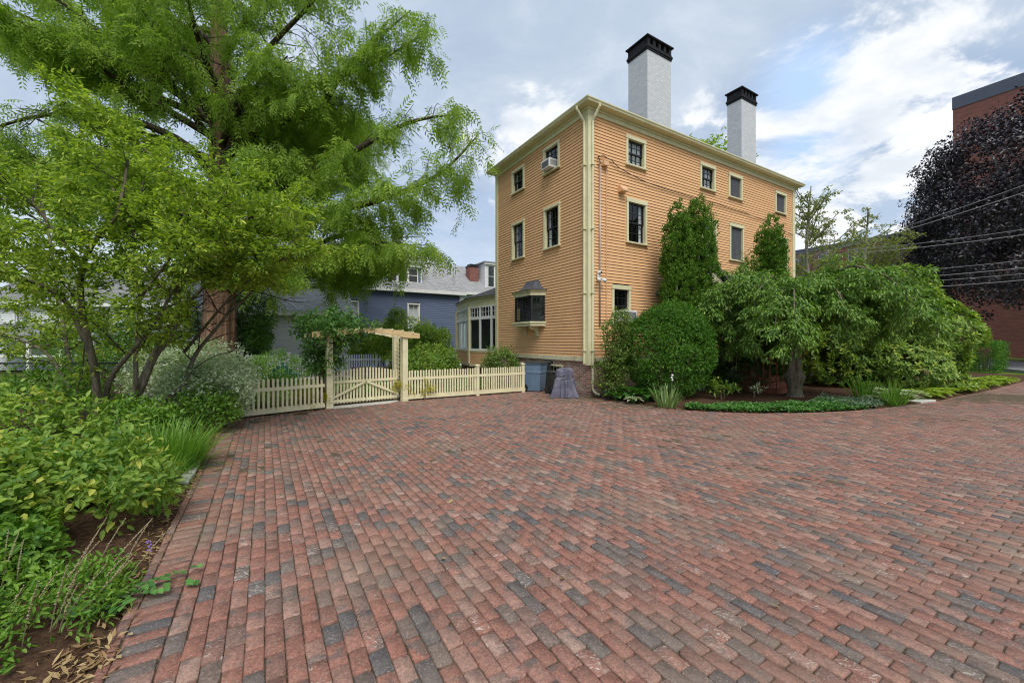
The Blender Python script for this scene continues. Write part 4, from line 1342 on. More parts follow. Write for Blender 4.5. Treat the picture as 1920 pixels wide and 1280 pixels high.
# ------------------------------------------------------------------ light green many stemmed tree near the camera
def small_tree():
    X0, Y0 = -6.55, 7.3
    t = thing('small_tree', 'many stemmed small tree with yellow green leaves leaning over the flower bed', 'tree', (X0, Y0, 0))
    T = Tree(31)
    f = 766.0
    def pix(px, py, Y):
        return np.array([(px - 960) / f * Y - X0, Y - Y0, 1.7 - (py - 640) / f * Y])
    stems = [
        ([pix(285, 806, 7.6), pix(300, 762, 7.6), pix(345, 720, 7.7), pix(368, 662, 7.9), pix(425, 590, 8.0), pix(455, 520, 8.1)], 0.062),
        ([pix(225, 800, 7.3), pix(262, 735, 7.2), pix(290, 670, 7.2), pix(330, 610, 7.4), pix(335, 520, 7.5), pix(350, 430, 7.4), pix(385, 350, 7.3)], 0.060),
        ([pix(205, 815, 7.2), pix(250, 745, 7.1), pix(255, 660, 7.0), pix(262, 560, 6.9), pix(250, 440, 6.8), pix(270, 340, 6.8)], 0.045),
        ([pix(185, 800, 7.0), pix(178, 700, 6.8), pix(165, 640, 6.7), pix(152, 570, 6.6), pix(155, 500, 6.6), pix(180, 450, 6.6), pix(220, 400, 6.5), pix(240, 300, 6.6)], 0.062),
        ([pix(160, 640, 6.7), pix(130, 575, 6.5), pix(90, 540, 6.3), pix(35, 520, 6.1), pix(0, 490, 6.0), pix(-80, 440, 5.8)], 0.040),
        ([pix(195, 805, 7.2), pix(205, 715, 7.0), pix(255, 650, 6.8), pix(300, 590, 6.6), pix(340, 520, 6.4), pix(420, 450, 6.2)], 0.045),
        ([pix(180, 800, 7.4), pix(120, 710, 7.6), pix(85, 660, 7.7), pix(20, 630, 7.8), pix(-70, 600, 7.9)], 0.035),
        ([pix(180, 810, 7.5), pix(140, 720, 8.2), pix(110, 560, 8.8), pix(90, 430, 9.0), pix(60, 330, 9.2)], 0.05),
        ([pix(230, 800, 7.6), pix(300, 640, 8.2), pix(400, 520, 8.6), pix(500, 450, 8.8), pix(560, 430, 8.8)], 0.05),
        ([pix(335, 520, 7.5), pix(420, 440, 7.3), pix(490, 400, 7.2), pix(560, 400, 7.1)], 0.028),
        ([pix(155, 500, 6.6), pix(100, 430, 6.4), pix(50, 370, 6.3), pix(-20, 330, 6.2)], 0.03),
        ([pix(350, 430, 7.4), pix(330, 340, 7.8), pix(260, 270, 8.0), pix(210, 230, 8.0)], 0.03),
        ([pix(425, 590, 8.0), pix(480, 540, 7.9), pix(540, 470, 7.8), pix(580, 450, 7.7)], 0.025),
        ([pix(262, 560, 6.9), pix(330, 470, 6.6), pix(400, 390, 6.5), pix(440, 340, 6.4)], 0.025),
        ([pix(250, 440, 6.8), pix(210, 350, 7.2), pix(190, 280, 7.4), pix(185, 220, 7.5)], 0.025),
        ([pix(110, 560, 8.8), pix(20, 480, 8.8), pix(-60, 420, 8.8)], 0.025),
        ([pix(345, 660, 7.9), pix(430, 560, 7.4), pix(500, 500, 7.0), pix(560, 480, 6.8)], 0.03),
    ]
    trunk = MB()
    for key, r in stems:
        pts = T.spline(key, 5)
        trunk.tube(pts, list(np.linspace(r, r * 0.3, len(pts))), 8, False)
        T.sprout(pts, 0.36, 0.24, 1.35, 0.016, 0.9, 0.05, 0.12, (0.17, 0.65, 0.006, -0.10), jit=0.35)
    trunk.build('trunk', M['bark_grey'], t, smooth=True)
    tp, td = np.array(T.tw_p), np.array(T.tw_d)
    T.mb.build('limb', M['bark_dark'], t, smooth=True)
    # keep the lower stems fairly bare
    px = 960 + (tp[:, 0] + X0) / (tp[:, 1] + Y0) * f
    py = 640 - (tp[:, 2] - 1.7) / (tp[:, 1] + Y0) * f
    rng = T.rng
    keep = (tp[:, 2] > 1.05) & (rng.random(len(tp)) < np.where(tp[:, 2] > 2.1, 1.0, 0.5)) & ~((px > 352) & (py > 530 + 0.10 * (px - 352))) & ~((px > 180) & (py > 690)) & (tp[:, 1] + Y0 > 4.2)
    tp, td = tp[keep], td[keep]
    per = int(np.clip(48000 / len(tp), 2, 14))
    P, A, N, L, W, tint = twig_leaves(rng, tp, td, per, 0.15, 0.092, 0.042, 0.12, 1.0, 0.38)
    leaf_mesh('foliage', P, A, N, L, W, tint, M['lf_lime'], t, True, 0.18)
    print('small tree', len(tp), len(P))
small_tree()
# ------------------------------------------------------------------ planting in the left bed
bush('leafy_shrub', 'lime green broad leaved shrub sprawling at the brick edge below the upright one', 'shrub', (-4.32, 3.55, 0), (1.05, 0.85, 0.46), M['lf_shrub'],
     0.078, 0.044, 240, 0.13, 32, 101, zc=0.32, zlo=-0.5, up=0.75, out=0.7, rand=0.6, amp=0.36, freq=3.4, fine=True, droop=0.2, hang=0.05, ctint=0.3, nstem=16)
bush('leafy_shrub', 'tall yellow green shrub below the stems of the many stemmed tree', 'shrub', (-5.75, 4.65, 0), (1.3, 0.8, 0.52), M['lf_shrub'],
     0.085, 0.048, 230, 0.15, 32, 102, zc=0.36, zlo=-0.7, up=0.75, out=0.7, rand=0.6, amp=0.38, freq=3.4, fine=True, droop=0.2, hang=0.05, ctint=0.3, nstem=16)
bush('leafy_shrub', 'mid green shrub rising behind the lime shrub under the leaning grey stems', 'shrub', (-5.95, 6.5, 0), (0.55, 0.5, 0.40), M['lf_mid'],
     0.08, 0.045, 90, 0.14, 26, 103, zc=0.36, fine=True, up=0.9)
bush('leafy_shrub', 'dark leaved shrub deep in the bed by the chain link fence', 'shrub', (-8.4, 7.4, 0), (1.2, 0.9, 0.7), M['lf_mid'],
     0.09, 0.05, 130, 0.18, 26, 104, zc=0.55, up=0.9)
bush('variegated_shrub', 'white variegated shrub spilling over the left end of the picket fence', 'shrub', (-6.3, 8.35, 0), (0.95, 0.75, 0.68), M['lf_vari'],
     0.08, 0.040, 240, 0.15, 40, 105, zc=0.62, zlo=-0.7, up=0.8, rand=0.5, hang=0.15)
bush('variegated_shrub', 'pale variegated shrub behind the leaning stems at the foot of the thick trunk', 'shrub', (-7.9, 10.1, 0), (1.5, 0.9, 0.95), M['lf_vari'],
     0.085, 0.042, 260, 0.18, 36, 106, zc=0.8, zlo=-0.6, up=0.8, rand=0.5, hang=0.15)
bush('leafy_shrub', 'fresh green shrub tucked in front of the variegated shrub', 'shrub', (-5.75, 7.75, 0), (0.60, 0.42, 0.36), M['lf_mid'],
     0.07, 0.042, 90, 0.13, 26, 107, zc=0.42, fine=True, up=0.9)


def blades(name, label, cat, loc, n, L, W, spread, mat, seed, lean=0.55, bend=0.9, group=None, tip=0.1):
    """clump of strap leaves, each a bent tapering ribbon"""
    rng = np.random.default_rng(seed)
    k = 6
    a = rng.random(n) * 6.28
    r0 = spread * np.sqrt(rng.random(n))
    a2 = a + rng.normal(0, 0.5, n)
    hd = np.stack([np.cos(a2), np.sin(a2), np.zeros(n)], 1)
    base = np.stack([np.cos(a) * r0, np.sin(a) * r0, np.full(n, 0.0)], 1)
    ln = L * rng.uniform(0.55, 1.15, n); th = np.clip(np.abs(rng.normal(0, lean, n)) + 0.3 * r0 / max(spread, 1e-3) * lean, 0, 1.3)
    pos = base.copy()
    sd = np.stack([-np.sin(a2), np.cos(a2), np.zeros(n)], 1)
    tw = rng.normal(0, 0.5, n)
    sd = nrm(sd + hd * tw[:, None] * 0.6)
    rows = []
    for i in range(k + 1):
        s = i / k
        wv = W * (1 - (s * (1 - tip)) ** 2.2) * (0.75 + 0.5 * min(1, s * 4))
        rows.append(np.stack([pos + sd * wv / 2, pos - sd * wv / 2], 1))
        ang = th + bend * s * s * rng.uniform(0.5, 1.3, n) * (0.4 + th)
        pos = pos + (hd * np.sin(ang)[:, None] + UP * np.cos(ang)[:, None]) * (ln / k)[:, None]
    V = np.concatenate(rows, 1)
    m = 2 * (k + 1)
    i0 = np.arange(n)[:, None] * m
    F = np.concatenate([i0 + np.array([[2 * i, 2 * i + 1, 2 * i + 3, 2 * i + 2]]) for i in range(k)])
    me = np_mesh(name, V.reshape(-1, 3), [F], {'tint': np.repeat(rng.random(n), m)})
    return tag(link_mesh(name, me, mat, None, loc=loc), label, cat, group)


blades('ornamental_grass', 'bright green clump of fine arching grass at the brick edge', 'grass clump', (-4.52, 5.35, 0.0), 1000, 0.66, 0.011, 0.34, M['lf_grass'], 41, 0.5, 1.0)
blades('ornamental_grass', 'low tuft of fine grass spilling toward the bricks beside the lime shrub', 'grass clump', (-4.12, 4.55, 0.0), 420, 0.40, 0.009, 0.26, M['lf_grass'], 42, 0.6, 1.0)

bush('leafy_shrub', 'low dark green shoots in the shade below the lime shrub, behind the seed stalks', 'shrub', (-3.85, 2.85, 0), (0.62, 0.40, 0.26), M['lf_mid'],
     0.07, 0.038, 110, 0.12, 26, 108, zc=0.2, zlo=-0.6, fine=True, up=0.75, rand=0.6)
# perennial gone to seed in the corner by the camera
def perennial():
    t = thing('seeding_perennial', 'low leafy perennial with dry upright seed stalks in the corner nearest the camera', 'plant', (-2.93, 2.40, 0))
    rng = np.random.default_rng(55)
    C, d = lumpy(rng, 130, (0.40, 0.55, 0.15), 60, 0.25, -0.2)
    C[:, 2] += 0.06
    P, A, N, tint, dd = clump_leaves(rng, C, 0.10 * np.ones(len(C)), 26, 0.7, 0.7, 0.6, 0.2)
    leaf_mesh('foliage', P, A, N, 0.050 * rng.uniform(0.5, 1.3, len(P)), 0.019, tint, M['lf_mid'], t, True, 0.2)
    for i in range(40):
        mb = MB()
        a, r = rng.random() * 6.28, 0.5 * math.sqrt(rng.random())
        p = np.array([math.cos(a) * r, math.sin(a) * r, 0.1])
        d = nrm(np.array([math.cos(a) * 0.35 + 0.12, math.sin(a) * 0.35, 1.0]) + rng.normal(0, 0.12, 3))
        L = rng.uniform(0.26, 0.44)
        q = [p + d * L * s + np.array([0.03 * s * s, 0, -0.02 * s * s]) for s in np.linspace(0, 1, 5)]
        mb.tube(q, 0.0028, 4, False)
        for s in np.linspace(0.42, 1.0, 11):
            c = p + d * L * s + np.array([0.03 * s * s, 0, -0.02 * s * s]) + rng.normal(0, 0.002, 3)
            h = 0.009 * (1.25 - 0.7 * s)
            mb.lathe([(0.001, -h * 0.7), (h * 0.8, 0), (0.001, h * 0.9)], 5, tuple(c))
        mb.build('seed_stalk', M['drystalk'], t)
    mb = MB()
    for i in range(16):
        c = (0.36 + rng.normal(0, 0.012), 0.50 + rng.normal(0, 0.012), 0.20 + i * 0.006)
        mb.lathe([(0.001, -0.006), (0.006, 0), (0.001, 0.007)], 5, c)
    mb.tube([(0.35, 0.50, 0.02), (0.36, 0.50, 0.2)], 0.002, 4, False)
    mb.build('flower', M['flower_purple'], t)
perennial()


def creeper(name, label, loc, key, seed, leaf=0.075, mat=None):
    t = thing(name, label, 'creeping plant', loc)
    rng = np.random.default_rng(seed)
    T = Tree(seed)
    mb = MB(); Ps, As = [], []
    for kk in key:
        pts = T.spline(kk, 6)
        mb.tube(pts, 0.003, 5, False)
        for i, p in enumerate(pts[1:]):
            for s in (-1, 1):
                if rng.random() < 0.45: continue
                d = nrm(pts[min(i + 2, len(pts) - 1)] - pts[i])
                Ps.append(p); As.append(nrm(np.cross(d, UP) * s + d * 0.4 + rng.normal(0, 0.25, 3)))
    Ps, As = np.array(Ps), np.array(As)
    As[:, 2] = np.abs(As[:, 2]) * 0.4
    mb.build('stem', M['twig'], t)
    leaf_mesh('foliage', Ps, As, nrm(UP + rng.normal(0, 0.22, As.shape)), leaf * rng.uniform(0.6, 1.15, len(Ps)), leaf * 0.66, rng.random(len(Ps)), mat or M['lf_cover'], t, True, 0.15, 0.1)
    return t
creeper('creeping_vine', 'trailing vine with round dark leaves creeping onto the brick edge', (-2.52, 2.60, 0.02),
        [[(-0.25, -0.1, 0.05), (0, 0.0, 0.05), (0.16, 0.12, 0.035), (0.32, 0.24, 0.025)], [(-0.2, -0.2, 0.05), (-0.02, -0.08, 0.05), (0.1, -0.06, 0.04)], [(-0.2, 0.0, 0.05), (0.0, 0.1, 0.05), (0.1, 0.22, 0.04), (0.2, 0.4, 0.03)]], 71)

# fallen leaves and bark litter: nobody could count it
def litter(name, n, sampler, L, W, mat, seed, z=0.03):
    rng = np.random.default_rng(seed)
    xy = sampler(rng, n)
    n = len(xy)
    P = np.column_stack([xy, np.full(n, z) + rng.random(n) * 0.012])
    A = rnd_dir(rng, n); A[:, 2] *= 0.15
    N = nrm(UP + rng.normal(0, 0.35, (n, 3)))
    me = leaf_mesh(name, P, A, N, L * rng.uniform(0.4, 1.3, n), W * rng.uniform(0.5, 1.2, n), rng.random(n), mat, None, False, -0.2, 0.3)
    return tag(me, kind='stuff')
def along_left(rng, n):
    b = rng.uniform(-11.0, 1.0, n); a = LE - np.abs(rng.normal(0, 0.28, n)) + 0.04
    return np.column_stack([HX + CT * a - ST * b, HY + ST * a + CT * b])
litter('leaf_litter', 2600, along_left, 0.055, 0.018, M['lf_dry'], 81, 0.0)
def heap(rng, n):
    a = LE - 0.12 + rng.normal(0, 0.10, n); b = -7.05 + rng.normal(0, 0.30, n)
    return np.column_stack([HX + CT * a - ST * b, HY + ST * a + CT * b])
litter('dry_leaves', 420, heap, 0.075, 0.02, M['lf_dry'], 82, 0.012)
def in_right(rng, n):
    i = rng.integers(0, len(BED) - 4, n); s = rng.random(n)
    B = np.array(BED); p = B[i] * (1 - s)[:, None] + B[i + 1] * s[:, None]
    return p + np.column_stack([np.zeros(n), np.abs(rng.normal(0, 0.7, n)) + 0.05])
litter('bark_litter', 2200, in_right, 0.045, 0.016, M['lf_dry'], 83, 0.0)
def on_bricks(rng, n):
    a = LE + 0.1 + rng.random(n) ** 1.5 * 9; b = rng.uniform(-9, 1.4, n)
    return np.column_stack([HX + CT * a - ST * b, HY + ST * a + CT * b])
litter('leaf_scraps', 1500, on_bricks, 0.014, 0.006, M['lf_dry'], 84, 0.003)
# the larger single leaves lying on the bricks
rng = np.random.default_rng(90)
for (x, y, lab) in ((0.37, 2.92, 'curled brown leaf lying on the bricks straight ahead of the camera'), (1.70, 2.57, 'yellow leaf lying on the bricks in the right foreground'),
                    (-0.66, 4.25, 'small pale leaf lying on the bricks in mid court'), (-0.55, 3.18, 'yellowish scrap of leaf lying on a red brick')):
    P = np.array([[0, 0, 0.012]]); A = np.array([[0.9, 0.3, 0.12]]); N = np.array([[0.1, -0.2, 1.0]])
    o = leaf_mesh('fallen_leaf', P, A, N, 0.075, 0.036, np.array([rng.random()]), M['lf_dry'], None, True, -0.25, 0.25)
    o.location = (x, y, 0.003); o.rotation_euler = (0, 0, rng.random() * 6)
    tag(o, lab, 'leaf', 'single leaves fallen on the bricks')
mb = MB()
mb.prism([(-0.06, -0.5), (0.05, -0.55), (0.07, -0.1), (0.06, 0.5), (-0.05, 0.45)], -0.03, 0.03)
tag(mb.build('edging_stone', M['stone'], bevel=0.012, loc=wl(LE - 0.09, -2.95, 0.0), rz=TH), 'flat pale stone set along the brick edge by the grass clump', 'stone')

# ------------------------------------------------------------------ planting on the right
def arborvitae(label, loc, h, r, seed, lean=(0, 0), lobes=3):
    """upright plumes of flat sprays bundled round a few stems"""
    rng = np.random.default_rng(seed)
    t = thing('arborvitae', label, 'tree', loc, 0, 'arborvitae by the front wall')
    Cs, Ds = [], []
    npl = int(9 + 5 * h * r)
    for i in range(npl):
        f = (i + 0.5) / npl
        zc = 0.35 + f ** 0.9 * (h - 1.1)
        a = i * 2.399 + rng.uniform(-0.3, 0.3)
        env = r * (1.10 - 0.30 * f ** 2.0)
        pr = rng.uniform(0.24, 0.36) * (1.1 - 0.3 * f); ph_ = rng.uniform(0.55, 0.95) * (1.0 if f > 0.15 else 0.75)
        off = max(env - pr, 0.02)
        if i == npl - 1: off, zc, ph_ = 0.02, h - 0.70, 0.68
        m_ = int(30 + 60 * pr * ph_ / 0.25)
        d = rnd_dir(rng, m_)
        q = d * np.array([pr, pr, ph_]) * rng.uniform(0.8, 1.05, (m_, 1))
        tilt = 0.10 * off
        q[:, 0] += math.cos(a) * off + q[:, 2] * math.cos(a) * tilt + lean[0] * zc
        q[:, 1] += math.sin(a) * off + q[:, 2] * math.sin(a) * tilt + lean[1] * zc
        q[:, 2] += zc
        Cs.append(q); Ds.append(d)
    C, D = np.concatenate(Cs), np.concatenate(Ds)
    k = C[:, 2] > 0.12
    C, D = C[k], D[k]
    per = 18
    P, A, N, tint, d = clump_leaves(rng, C, np.full(len(C), 0.10), per, 0.1, 0.6, 0.45, 0.1, 1.0, 0.0, 0.3)
    out = np.repeat(D, per, 0)
    A = nrm(out * 0.6 + UP * 0.65 + rng.normal(0, 0.35, A.shape)); N = nrm(out * 0.8 + rng.normal(0, 0.6, A.shape) + UP * 0.25)
    leaf_mesh('foliage', P, A, N, 0.085 * rng.uniform(0.6, 1.2, len(P)), 0.040, tint, M['lf_thuja'], t)
    mb = MB()
    for k in range(3):
        mb.tube([(0.1 * math.cos(k * 2), 0.1 * math.sin(k * 2), -0.05), (0.15 * math.cos(k * 2 + .3), 0.15 * math.sin(k * 2 + .3), h * 0.5), (0.1 * math.cos(k * 2) + lean[0] * h * 0.9, 0.1 * math.sin(k * 2), h * 0.9)], [0.06, 0.045, 0.015], 7, False)
    mb.build('trunk', M['bark_pale'], t, smooth=True)
    return t
arborvitae('tall columnar arborvitae with the lower rounded top behind the clipped round bush', (5.38, 13.35, 0), 6.25, 0.56, 201, (0.01, 0))
arborvitae('tallest columnar arborvitae standing against the peach front wall', (6.35, 13.75, 0), 6.65, 0.66, 202, (-0.02, 0))
arborvitae('lone columnar arborvitae rising behind the umbrella shaped weeping tree', (9.10, 14.35, 0), 6.15, 0.60, 203, (0.0, 0))
bush('side_shoot_bush', 'small arborvitae side shoot bulging from the left of the lone arborvitae', 'shrub', (8.35, 14.3, 0), (0.38, 0.38, 2.4), M['lf_thuja'], 0.09, 0.04, 190, 0.17, 24, 204, zc=2.5, zlo=-0.9, up=0.3, nstem=3, amp=0.35)
bush('clipped_yew', 'large clipped round dark green bush beside the house corner', 'shrub', (4.62, 12.05, 0), (1.34, 1.2, 1.47), M['lf_yew'], 0.085, 0.026, 780, 0.16, 44, 210,
     zc=1.42, zlo=-0.85, amp=0.09, up=0.45, out=0.8, rand=0.45, inner=0.08, ctint=0.22, flat=0.8, freq=1.6)
def rose_shrub():
    t = thing('climbing_shrub', 'loose thin stemmed shrub climbing the house corner by the downspout', 'shrub', (2.95, 12.05, 0))
    T = Tree(77); rng = T.rng
    for i in range(17):
        a = rng.random() * 6.28
        p = np.array([rng.normal(0, 0.12), rng.normal(0, 0.10), -0.03])
        h = rng.uniform(1.2, 2.75)
        q = [p, p + np.array([math.cos(a) * 0.12, math.sin(a) * 0.1, h * 0.5]), p + np.array([math.cos(a) * 0.36 + 0.1, math.sin(a) * 0.22 - 0.05, h])]
        pts = T.spline(q, 6)
        T.limb(pts, 0.012, 0.004, 5)
        T.sprout(pts, 0.12, 0.13, 0.45, 0.005, 0.9, -0.1, 0.15, None, jit=0.35)
    T.mb.build('stem', M['twig'], t, smooth=True)
    P, A, N, L, W, tint = twig_leaves(rng, T.tw_p, T.tw_d, 5, 0.10, 0.075, 0.042, 0.12, 0.9, 0.45)
    leaf_mesh('foliage', P, A, N, L, W, tint, M['lf_rose'], t, True, 0.18)
rose_shrub()
def weeping_tree():
    X0, Y0 = 8.45, 12.25
    t = thing('weeping_tree', 'umbrella shaped weeping tree with a gnarled knotted trunk in the ground cover', 'tree', (X0, Y0, 0))
    rng = np.random.default_rng(19)
    mb = MB()
    ph = rng.random(4) * 6.28
    mb.lathe([(0.30, -0.05), (0.22, 0.06), (0.17, 0.18), (0.165, 0.35), (0.22, 0.52), (0.25, 0.64), (0.20, 0.82), (0.155, 1.05), (0.15, 1.3), (0.17, 1.5), (0.20, 1.7), (0.18, 1.95), (0.09, 2.1)], 26, (0, 0, 0),
             lambda a, z: 1 + 0.13 * math.sin(3 * a + ph[0] + 2.4 * z) + 0.09 * math.sin(5 * a + ph[1] - 3 * z) + 0.06 * math.sin(9 * a + 8 * z) + 0.05 * math.sin(4 * a + 14 * z + ph[2]))
    mb.build('trunk', M['bark_grey'], t, smooth=True)
    T = Tree(20); rng = T.rng
    for i in range(30):
        a = i * 2.399 + rng.uniform(-0.2, 0.2)
        Rr = rng.uniform(1.7, 2.75) * (1.0 - 0.12 * math.sin(a))
        zt = rng.uniform(3.05, 3.65)
        c, s = math.cos(a), math.sin(a)
        q = [np.array([0.1 * c, 0.1 * s, 1.75]), np.array([0.4 * c * Rr / 2, 0.4 * s * Rr / 2, 2.5]), np.array([0.5 * c * Rr, 0.5 * s * Rr, zt]), np.array([0.82 * c * Rr, 0.82 * s * Rr, zt - 0.25]), np.array([1.0 * c * Rr, 1.0 * s * Rr, zt - 0.8]), np.array([1.02 * c * Rr, 1.02 * s * Rr, zt - rng.uniform(1.1, 1.7 if c > -0.5 else 2.4)])]
        pts = T.spline(q, 5)
        T.limb(pts, 0.05, 0.006, 6)
        T.sprout(pts, 0.25, 0.20, 0.9, 0.010, 0.8, -1.1, 0.3, (0.22, 0.5, 0.004, -1.3), jit=0.4)
    T.mb.build('limb', M['bark_grey'], t, smooth=True)
    tp, td = np.array(T.tw_p), np.array(T.tw_d)
    k = (tp[:, 2] > np.where(tp[:, 0] < -1.2, 0.95, 1.55)) & (tp[:, 2] < 4.05)
    tp, td = tp[k], td[k]
    per = int(np.clip(78000 / len(tp), 1, 9))
    P, A, N, L, W, tint = twig_leaves(rng, tp, td, per, 0.14, 0.115, 0.046, 0.55, 0.8, 0.35, 0.5)
    leaf_mesh('foliage', P, A, N, L, W, tint, M['lf_cherry'], t, True, 0.22)
weeping_tree()
def rhododendron(label, loc, rad, seed, n):
    rng = np.random.default_rng(seed)
    t = thing('rhododendron', label, 'shrub', loc, 0, 'rhododendrons in the front bed')
    C, d = lumpy(rng, n, rad, seed, 0.24, -0.5, 3.6)
    q = rng.random(len(C))
    C = C * np.where(q < 0.2, rng.uniform(0.55, 0.9, len(C)), 1.0)[:, None]
    C[:, 2] += rad[2] * 0.58
    C[:, 2] = np.maximum(C[:, 2], 0.25)
    # whorls: leaves radiate from each shoot tip
    per = 13
    n = len(C)
    ax = nrm(d * 0.75 + UP * 0.6 + rng.normal(0, 0.2, d.shape))
    s1 = nrm(np.cross(ax, rnd_dir(rng, n))); s2 = np.cross(ax, s1)
    Ps, As, Ns, Ts = [], [], [], []
    bt = rng.random(n)
    for k in range(per):
        a = 6.283 * k / per * 2.4 + rng.normal(0, 0.2, n)
        lift = (0.75 - 0.95 * (k / per) + rng.normal(0, 0.15, n))[:, None]
        rad_d = s1 * np.cos(a)[:, None] + s2 * np.sin(a)[:, None]
        Ps.append(C - ax * (0.10 * k / per) + rng.normal(0, 0.02, C.shape)); As.append(nrm(rad_d + ax * lift)); Ns.append(nrm(ax - rad_d * lift * 0.6 + rng.normal(0, 0.12, C.shape)))
        Ts.append(np.clip(0.18 + 0.55 * bt + rng.normal(0, 0.15, n) + (0.18 if k < 3 else 0.0), 0, 1))
    Ps, As, Ns, Ts = map(np.concatenate, (Ps, As, Ns, Ts))
    leaf_mesh('foliage', Ps, As, Ns, 0.155 * rng.uniform(0.7, 1.15, len(Ps)), 0.052, Ts, M['lf_rhodo'], t, True, 0.15, 0.12)
    stems_mb(rng, 14, rad[0] * 0.7, rad[2] * 1.2, 0.045).build('stem', M['bark_grey'], t, smooth=True)
rhododendron('huge mounded rhododendron with light new leaves right of the weeping tree', (14.2, 15.2, 0), (2.55, 1.9, 2.35), 301, 2500)
rhododendron('mounded rhododendron bulging forward just behind the weeping tree', (12.7, 15.0, 0), (1.7, 1.2, 2.3), 302, 1400)
bush('rhododendron_seedling', 'small rhododendron seedling alone in the brown mulch by the clipped bush', 'shrub', (5.95, 11.55, 0), (0.34, 0.3, 0.22), M['lf_rhodo'], 0.13, 0.045, 20, 0.10, 13, 303, zc=0.38, fine=True, up=0.9, nstem=4)
bush('young_shrub', 'tiny long leaved young shrub in the mulch near the weeping tree', 'shrub', (7.15, 11.85, 0), (0.16, 0.14, 0.10), M['lf_vari'], 0.12, 0.04, 6, 0.08, 8, 304, zc=0.30, fine=True, up=0.9, nstem=2)
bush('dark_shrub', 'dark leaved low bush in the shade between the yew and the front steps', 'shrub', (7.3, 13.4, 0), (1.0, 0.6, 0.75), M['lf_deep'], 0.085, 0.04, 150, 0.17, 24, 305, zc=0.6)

# strap leaved clumps
blades('iris_clump', 'pale green iris clump at the front of the mulch beside the bricks', 'iris clump', (3.95, 10.42, 0.02), 70, 0.66, 0.030, 0.22, M['lf_iris'], 51, 0.38, 0.5)
mb = MB(); mb.tube([(0, 0, 0), (0.02, 0, 0.45), (0.05, 0.0, 0.82)], 0.006, 5, False)
fl = mb.build('flower_stalk', M['lf_iris'], None, loc=(4.12, 10.62, 0.0))
tag(fl, 'single white flowered stalk standing in the iris clump', 'flower stalk')
mb = MB()
for z, x, r in ((0.82, 0.05, 0.035), (0.76, 0.03, 0.03), (0.70, 0.05, 0.026)):
    mb.lathe([(0.004, -0.03), (r, 0.0), (r * 0.7, 0.02), (0.004, 0.03)], 7, (x, 0, z))
mb.build('blossom', M['flower_white'], fl)
blades('daylily', 'tall upright daylily clump behind the variegated hostas', 'daylily', (9.78, 11.35, 0.02), 90, 0.78, 0.024, 0.18, M['lf_grass'], 52, 0.32, 0.8, 'daylily clumps')
blades('daylily', 'arching daylily clump in front of the variegated hostas', 'daylily', (10.05, 10.82, 0.02), 110, 0.70, 0.024, 0.24, M['lf_grass'], 53, 0.5, 1.1, 'daylily clumps')


def hosta(label, loc, n, L, W, seed, mat, group=None, name='hosta', edge=None):
    rng = np.random.default_rng(seed)
    a = np.arange(n) * 2.399 + rng.normal(0, 0.15, n)
    s = (np.arange(n) + 1) / n
    k = 5
    out = np.column_stack([np.cos(a), np.sin(a), np.zeros(n)])
    side = np.column_stack([-np.sin(a), np.cos(a), np.zeros(n)])
    ang = 0.35 + 0.75 * s
    st = L * (0.5 + 0.6 * s)
    P0 = out * (np.sin(ang) * st * 0.8)[:, None] + UP * (np.cos(ang) * st)[:, None]
    ln = L * rng.uniform(0.75, 1.1, n)
    rows = []
    pos = P0.copy()
    ws = [0.28, 0.88, 1.0, 0.74, 0.38, 0.03]
    for i in range(k + 1):
        w_ = (W * ws[i] * rng.uniform(0.92, 1.05, n))[:, None]
        rows.append(np.stack([pos + side * w_ / 2 + UP * w_ * 0.14, pos, pos - side * w_ / 2 + UP * w_ * 0.14], 1))
        e = ang + 0.35 + 0.16 * i
        pos = pos + (out * np.sin(e)[:, None] + UP * np.cos(e)[:, None]) * (ln / k)[:, None]
    V = np.concatenate(rows, 1)
    V[:, :, 2] = np.maximum(V[:, :, 2], 0.01)
    m = 3 * (k + 1)
    i0 = np.arange(n)[:, None] * m
    F = np.concatenate([i0 + np.array([[3 * i + j, 3 * i + j + 1, 3 * i + j + 4, 3 * i + j + 3]]) for i in range(k) for j in (0, 1)])
    tt = np.repeat(rng.random(n) * 0.5, m).reshape(n, m)
    if edge is not None:
        tt[:, 0::3] = edge; tt[:, 2::3] = edge
    t = thing(name, label, 'hosta', loc, rng.random() * 6, group)
    link_mesh('foliage', np_mesh('foliage', V.reshape(-1, 3), [F], {'tint': tt.ravel()}), mat, t, True)
    mb = MB()
    for i in range(n): mb.tube([(0, 0, -0.02), tuple(P0[i] * np.array([0.5, 0.5, 0.6])), tuple(P0[i])], 0.006, 4, False)
    mb.build('stem', mat, t)
    return t
M['lf_hosta_vari'] = m_leaf('white edged hosta leaf', (0.10, 0.20, 0.06), (0.62, 0.66, 0.48), 0.28, 0.38, 0.4)
M['lf_bigleaf'] = m_leaf('broad green leaf', (0.05, 0.15, 0.025), (0.13, 0.30, 0.05), 0.3, 0.38, 0.45)
hosta('low white edged hosta at the mulch edge by the downspout', (3.32, 11.15, 0.02), 26, 0.20, 0.09, 61, M['lf_hosta_vari'], 'hostas in the front bed', edge=0.95)
hosta('broad plain green hosta between the clipped bush and the climbing shrub', (3.72, 11.35, 0.02), 22, 0.36, 0.26, 62, M['lf_bigleaf'], 'hostas in the front bed')
hosta('tall plain green hosta leaning on the clipped bush foot', (3.55, 11.75, 0.02), 18, 0.42, 0.28, 63, M['lf_bigleaf'], 'hostas in the front bed')
hosta('small plain green hosta low beneath the climbing shrub', (2.98, 11.72, 0.02), 16, 0.26, 0.18, 64, M['lf_bigleaf'], 'hostas in the front bed')
